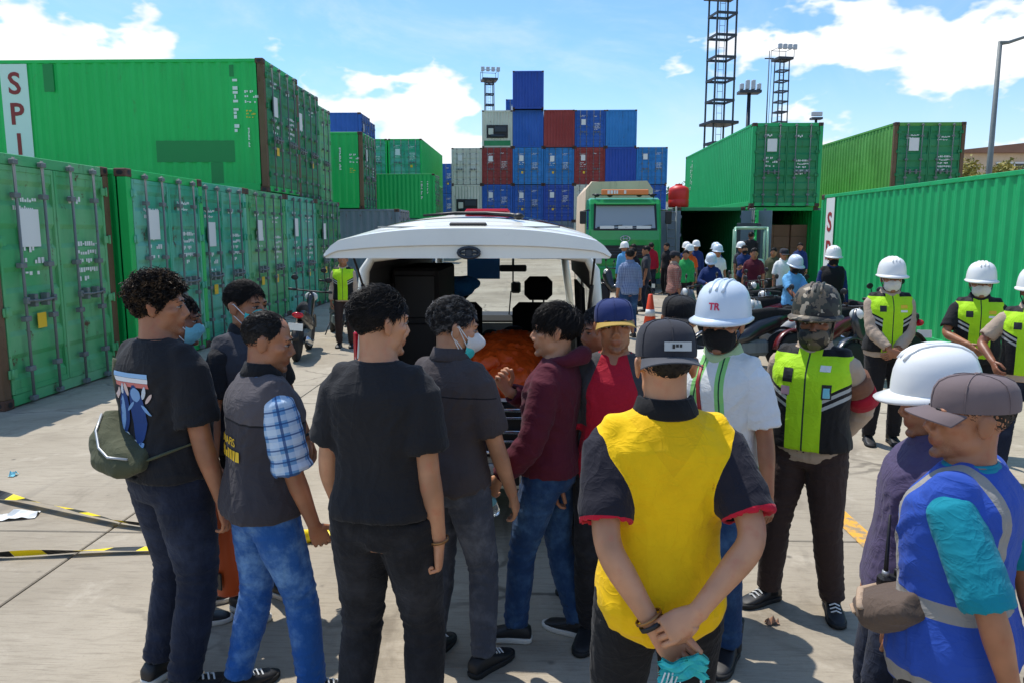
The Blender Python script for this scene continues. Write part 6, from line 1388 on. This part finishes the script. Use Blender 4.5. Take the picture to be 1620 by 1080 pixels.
# trees: trunk with limbs, crown of leaf clumps
def leafmat(name, a, b2):
    t = MT(name, a, .7); p = t.coord('Object'); t.setcol(t.mix(a, b2, t.noise(p, 1.6, 3, .6).step(.35, .65))); return t.m
LM = [leafmat('olive yellow leaves', lin((112,112,44)), lin((160,146,66))), leafmat('dark green leaves', lin((40,70,34)), lin((74,104,50)))]
def tree(label, x, y, h, r, mi, seed, n=2600, ls=.16, group='trees'):
    rs = np.random.RandomState(seed); t = thing('tree', label, 'tree', (x, y, 0), 0, group); b = MB(); b.tube([(0, 0, 0), (.1, 0, h*.35), (0, .1, h*.65)], [h*.03, h*.024, h*.012], 8)
    cl = []
    for k in range(9):
        a = rs.uniform(0, 6.28); e = np.array([math.cos(a)*r*rs.uniform(.3, .75), math.sin(a)*r*rs.uniform(.3, .75), h*rs.uniform(.55, .92)]); b.tube([(.05, .05, h*rs.uniform(.3, .5)), e*np.array([.5, .5, .9]), e], [h*.012, h*.008, h*.004], 5); cl.append(e)
    ob('trunk', b, M['woodfloor'], t); C = np.array(cl)[rs.randint(0, 9, n)]; d = rs.normal(size=(n, 3)); d /= np.linalg.norm(d, axis=1)[:, None]; P = C+d*(rs.uniform(.3, 1, n)**.5)[:, None]*r*np.array([.5, .5, .38])*rs.uniform(.6, 1.2, n)[:, None]
    u = rs.normal(size=(n, 3)); u /= np.linalg.norm(u, axis=1)[:, None]; v = np.cross(u, rs.normal(size=(n, 3))); v /= np.linalg.norm(v, axis=1)[:, None]; L = ls*rs.uniform(.6, 1.4, n)[:, None]
    q = np.stack([P-u*L, P+v*L*.5, P+u*L, P-v*L*.5], 1).reshape(-1, 3); me = np_mesh('crown', q, np.arange(n*4), np.arange(n)*4, None); ob('crown', me, LM[mi], t)
tree('yellowish olive tree between the street lamp and the beige building', 35.2, 62, 8.0, 2.6, 0, 1); tree('small olive tree left of the beige building', 33.0, 62.5, 7.4, 2.2, 0, 2)
for k in range(9): tree('distant dark tree number %s from the left beyond the blue stack' % ('one', 'two', 'three', 'four', 'five', 'six', 'seven', 'eight', 'nine')[k], 44+k*7.5, 235+5*(k % 3), 15+3*math.sin(k*2.1), 8, 1, 20+k, 900, .7, 'far trees on the horizon')
t = thing('warehouse', 'far pale warehouse with green roof on the horizon', 'building', (0, 0, 0)); ob('wall', MB().box((34, 205, 0), (64, 225, 10)), M['cream'], t); ob('roof', MB().prism([(33, 10), (65, 10), (65, 11.5), (49, 15), (33, 11.5)], 204, 226, 'y'), M['green_dark'], t)
# ---------------------------------------------------------------- smaller things
tk = thing('water_tank', 'red plastic water tank standing on the open container', 'tank', (5.15, 28.4, 2.905)); rm = MT('red plastic', lin((208,34,28)), .45).m; ob('tank_body', MB().lathe([(.34, 0), (.37, .03), (.37, .25), (.355, .28), (.37, .31), (.37, .60), (.34, .70), (.18, .78), (.12, .79)], 24), rm, tk); ob('tank_lid', MB().lathe([(.13, .79), (.13, .84), (.0, .85)], 20), rm, tk)
ldm = M['galv']; t = thing('ladder', 'grey steel ladder leaning beside the open empty container', 'ladder', (4.75, 27.2, 0))
for sx in (-.16, .16): ob('rail', MB().tube([(sx, 0, 0), (sx, .25, 2.9)], .03, 6), ldm, t)
for k in range(9): ob('rung', MB().tube([(-.16, .03+.0262*k, .3+.3*k), (.16, .03+.0262*k, .3+.3*k)], .02, 6), ldm, t)
t = thing('traffic_cone', 'orange traffic cone beside the red checked shirt', 'cone', (2.32, 15.6, 0)); om = MT('orange plastic', lin((232,74,30)), .45).m; ob('base', MB().box((-.19, -.19, 0), (.19, .19, .035), 0, .01), om, t); ob('cone_body', MB().lathe([(.15, .035), (.10, .35), (.045, .74), (.03, .75)], 20), om, t); ob('reflective_band', MB().lathe([(.1102, .30), (.090, .44)], 20, 0), M['wht'], t)
# barrier tape on the ground, yellow and black pieces along a sagging ribbon
def tape(label, pts, seed, w=.075, piece=.135):
    rs = np.random.RandomState(seed); t = thing('barrier_tape', label, 'tape', (0, 0, 0), 0, 'barrier tape'); pts = np.array(pts, float); seg = np.linalg.norm(np.diff(pts, axis=0), axis=1); s = np.concatenate([[0], np.cumsum(seg)]); n = int(s[-1]/piece); ym = M['tape_y']; bm = M['tape_b']
    for k in range(n):
        P = []
        for q in np.linspace(k*piece, (k+1)*piece, 5):
            c = np.array([np.interp(q, s, pts[:, i]) for i in range(3)]); tw = .9*math.sin(q*2.3+seed)+.5*math.sin(q*5.1); d = np.array([.25*math.cos(tw)+.1, math.cos(tw), math.sin(tw)*.8]); d = nv(d); P.append([c-d*w/2, c+d*w/2])
        P = np.array(P); P[:, :, 2] = np.maximum(P[:, :, 2], .006+.002*(k % 2)); b = MB(); b.grid(P, 0, False); ob('tape_piece', b, ym if k % 2 else bm, t)
M['tape_y'] = MT('yellow plastic tape', lin((248,216,16)), .35).m; M['tape_b'] = MT('black plastic tape', lin((34,32,28)), .4).m
tape('twisted yellow and black tape running from the left edge past the curly haired man', [(-4.6, 5.55, .05), (-4.0, 5.36, .04), (-3.4, 5.12, .05), (-2.9, 4.92, .03), (-2.3, 4.76, .03), (-1.9, 4.74, .03), (-1.35, 4.74, .02)], 1)
tape('straight yellow and black tape nearer to the camera on the left', [(-4.2, 4.30, .02), (-3.3, 4.36, .02), (-2.7, 4.46, .03), (-2.1, 4.52, .02)], 2, .07, .19)
rs = np.random.RandomState(3); mb = MB(); mb.ell((0, 0, .03), (.13, .08, .035)); mb.ell((.1, .02, .03), (.1, .06, .03)); mb.ell((-.06, -.04, .04), (.06, .05, .05)); me = remeshed(mb, .01, 2, 1, 'heap'); co = getco(me); no = getno(me); setco(me, co+no*(.014*pnoise(co*22))[:, None])
tag(ob('crumpled_tape', me, M['tape_y'], None, (-1.46, 4.72, 0)), 'crumpled yellow plastic on the ground beside the blue jeans', 'litter')
def litter(label, x, y, r, mat, seed):
    rs = np.random.RandomState(seed); G = [[(u*r, v*r*.6, .006+.02*abs(rs.randn())*(abs(u)+abs(v) < 1.4)) for u in np.linspace(-1, 1, 7)] for v in np.linspace(-1, 1, 5)]; b = MB(); b.grid(G, 0, False); tag(ob('litter', b, mat, None, (x, y, .002), (0, 0, rs.uniform(0, 6))), label, 'litter', 'litter on the ground')
litter('crumpled white paper beside the twisted barrier tape', -3.68, 5.05, .12, M['wht'], 1); litter('small white paper scrap at the foot of the nearest container', -4.2, 7.2, .07, M['wht'], 2); litter('small blue scrap on the ground near the left edge', -4.35, 5.95, .04, M['mask_blue'], 3); litter('tiny brown scrap beside the black boots', 1.22, 3.72, .035, M['carton'], 4)
# orange case carried behind the curly haired man
t = thing('orange_case', 'orange hard case hanging behind the curly haired man', 'case', (-1.50, 3.42, .28), R_(-30)); oc = MT('orange hard plastic', lin((206,84,28)), .45).m
ob('case_body', MB().tube([(0, 0, 0), (0, 0, .02), (0, 0, .25), (0, 0, .44), (0, 0, .49), (0, 0, .50)], [(.08,.05),(.105,.06),(.115,.065),(.11,.06),(.085,.045),(.04,.02)], 18), oc, t); ob('handle', MB().tube([(-.05, 0, .49), (-.04, 0, .54), (.04, 0, .54), (.05, 0, .49)], .012, 6), M['black'], t); ob('label_plate', MB().box((-.06, -.072, .05), (.06, -.064, .13)), M['black'], t); kind(ob('lettering', marks(3, .10, .022, 33), M['black'], t, (-.05, -.070, .36)), 'stuff')
# olive bag on the curly haired man's back
def bag_at(person, label, name, mat, pts, rad, seed, off=(0, 0, 0)):
    mb = MB(); polytube(mb, [person.tp(q) for q in pts], rad, 14, .62); me = remeshed(mb, .009, 4, 1, 'bag'); co = getco(me); no = getno(me); setco(me, co+no*(.008*pnoise(co*13+seed)+.005*pnoise(co*26))[:, None]); s_ = person.root; b_ = thing(name, label, 'bag', s_.location, s_.rotation_euler[2]); b_.scale = s_.scale
    ob('bag_body', me, mat, b_); return b_
b_ = bag_at(P1, 'olive waist bag slung low on the curly haired man\'s back', 'waist_bag', M['olive'], [(-.18, -.09, 1.16), (-.14, -.14, 1.09), (-.06, -.165, 1.03), (.03, -.165, 1.01), (.10, -.14, 1.015)], [.045, .085, .105, .09, .045], 2)
bb = b_.children[0]; P1._bv = {}
def sling(pr, par, pts, r, mat, bag, front, name='strap', flat=.35, off=.006): ob(name, MB().tube([pr.onto(par, x, z, front, off) for x, z in pts], r, 8, flat=flat), mat, bag)
sling(P1, P1S, [(.06, 1.0), (.10, 1.02), (.15, 1.045), (.19, 1.07), (.215, 1.09)], .016, M['olive'], b_, False); sling(P1, bb, [(-.19, 1.16), (-.14, 1.11), (-.07, 1.06), (.0, 1.035), (.07, 1.03)], .005, M['silver'], b_, False, 'zip', 1.0); sling(P1, P1S, [(-.17, 1.17), (-.165, 1.24), (-.15, 1.31), (-.13, 1.38)], .016, M['olive'], b_, False)
b_ = bag_at(P14, 'worn brown waist bag on the belly of the man in the blue vest', 'waist_bag', fabric('worn brown bag cloth', lin((92,78,68))), [(-.20, .04, 1.06), (-.17, .12, 1.01), (-.06, .165, .97), (.10, .155, .97)], [.06, .10, .105, .07], 6)
bb = b_.children[0]; tanm = fabric('pale tan strap', lin((176,152,128))); sling(P14, bb, [(-.235, 1.02), (-.20, 1.03), (-.13, 1.015), (-.05, .99), (.04, .98), (.12, .985)], .011, tanm, b_, True, flat=.5); sling(P14, bb, [(-.20, .985), (-.12, .965), (-.02, .945), (.08, .945)], .006, tanm, b_, True, 'zip_flap', .5); sling(P14, P14V, [(.10, 1.0), (.10, 1.10), (.11, 1.20), (.12, 1.30)], .016, tanm, b_, True)
# bottle, radio, folded mask
def at_hand(person, k, f=.09, pn=.03): W, d, n_, ac = person.arms[k]['hf']; return np.array(person.root.matrix_basis @ Vector(W+d*f+n_*pn)), person
def plastic_bottle():
    q, pr = at_hand(P5, 'L'); t = thing('water_bottle', 'small clear water bottle in the hand of the maroon hoodie man', 'bottle', tuple(q+np.array([0, 0, -.12]))); t.rotation_euler = (R_(14), R_(-18), 0)
    m = bpy.data.materials.new('clear plastic'); m.use_nodes = True; bs = m.node_tree.nodes['Principled BSDF']; bs.inputs['Transmission Weight'].default_value = .85; bs.inputs['Roughness'].default_value = .12; bs.inputs['Base Color'].default_value = (.85, .92, .95, 1); bs.inputs['IOR'].default_value = 1.2
    ob('bottle_body', MB().lathe([(.0, 0), (.028, .002), (.031, .01), (.030, .05), (.031, .06), (.030, .10), (.028, .13), (.013, .165), (.013, .18)], 18), m, t); ob('cap', MB().lathe([(.015, .178), (.015, .195), (0, .196)], 14), M['wht'], t); ob('label', MB().lathe([(.0316, .06), (.0316, .095)], 18), M['mask_blue'], t)
plastic_bottle()
q = np.array(P15.root.matrix_basis @ Vector((-.31, .10, .90))); t = thing('two_way_radio', 'black two way radio with long antenna on the purple shirted man', 'radio', tuple(q)); ob('radio_body', MB().box((-.035, -.022, 0), (.035, .022, .14), 0, .008), M['black'], t); ob('antenna', MB().tube([(-.015, 0, .14), (-.015, 0, .17), (-.012, .005, .33)], [.008, .007, .004], 8), M['black'], t); ob('knob', MB().lathe([(.008, .14), (.008, .16), (0, .161)], 10, c=(.018, 0, 0)), M['black'], t); ob('antenna_cuff', MB().lathe([(.012, .14), (.010, .155)], 10, c=(-.015, 0, 0)), M['silver'], t)
W, d, n_, ac = P7.arms['L']['hf']; q = np.array(P7.root.matrix_basis @ Vector(W+d*.10+n_*.045)); G = np.array([[(u*.062+.008*math.sin(v*9), -.012*math.cos(u*1.6)+.007*math.sin(v*16)+.006*math.sin(u*7+v*3), v*.032-.012*u*u+.012*math.sin(u*3.1)) for u in np.linspace(-1, 1, 26)] for v in np.linspace(-1, 1, 16)]); mb = MB(); mb.grid(G); mb.grid((G+np.array([0, .007, .002]))[:, ::-1]); me = mb.mesh('mask_cloth')
t = thing('folded_mask', 'crumpled turquoise mask held behind the back of the yellow polo man', 'mask', tuple(q+np.array([-.01, -.01, -.01]))); ob('mask_cloth', me, M['cyan'], t)
for k in range(3): ob('ear_loop', MB().tube([(-.05+.01*k, -.01, -.01), (-.062+.014*k, -.012, -.045), (-.045+.014*k, -.012, -.055-.005*k), (-.03+.012*k, -.01, -.02)], .0022, 5), M['wht_cloth'], t)
ob('string', MB().tube([(.045, -.01, -.03), (.05, -.015, -.10), (.052, -.015, -.20)], .003, 5), M['wht_cloth'], t)
bpy.data.scenes.remove(SCRATCH)
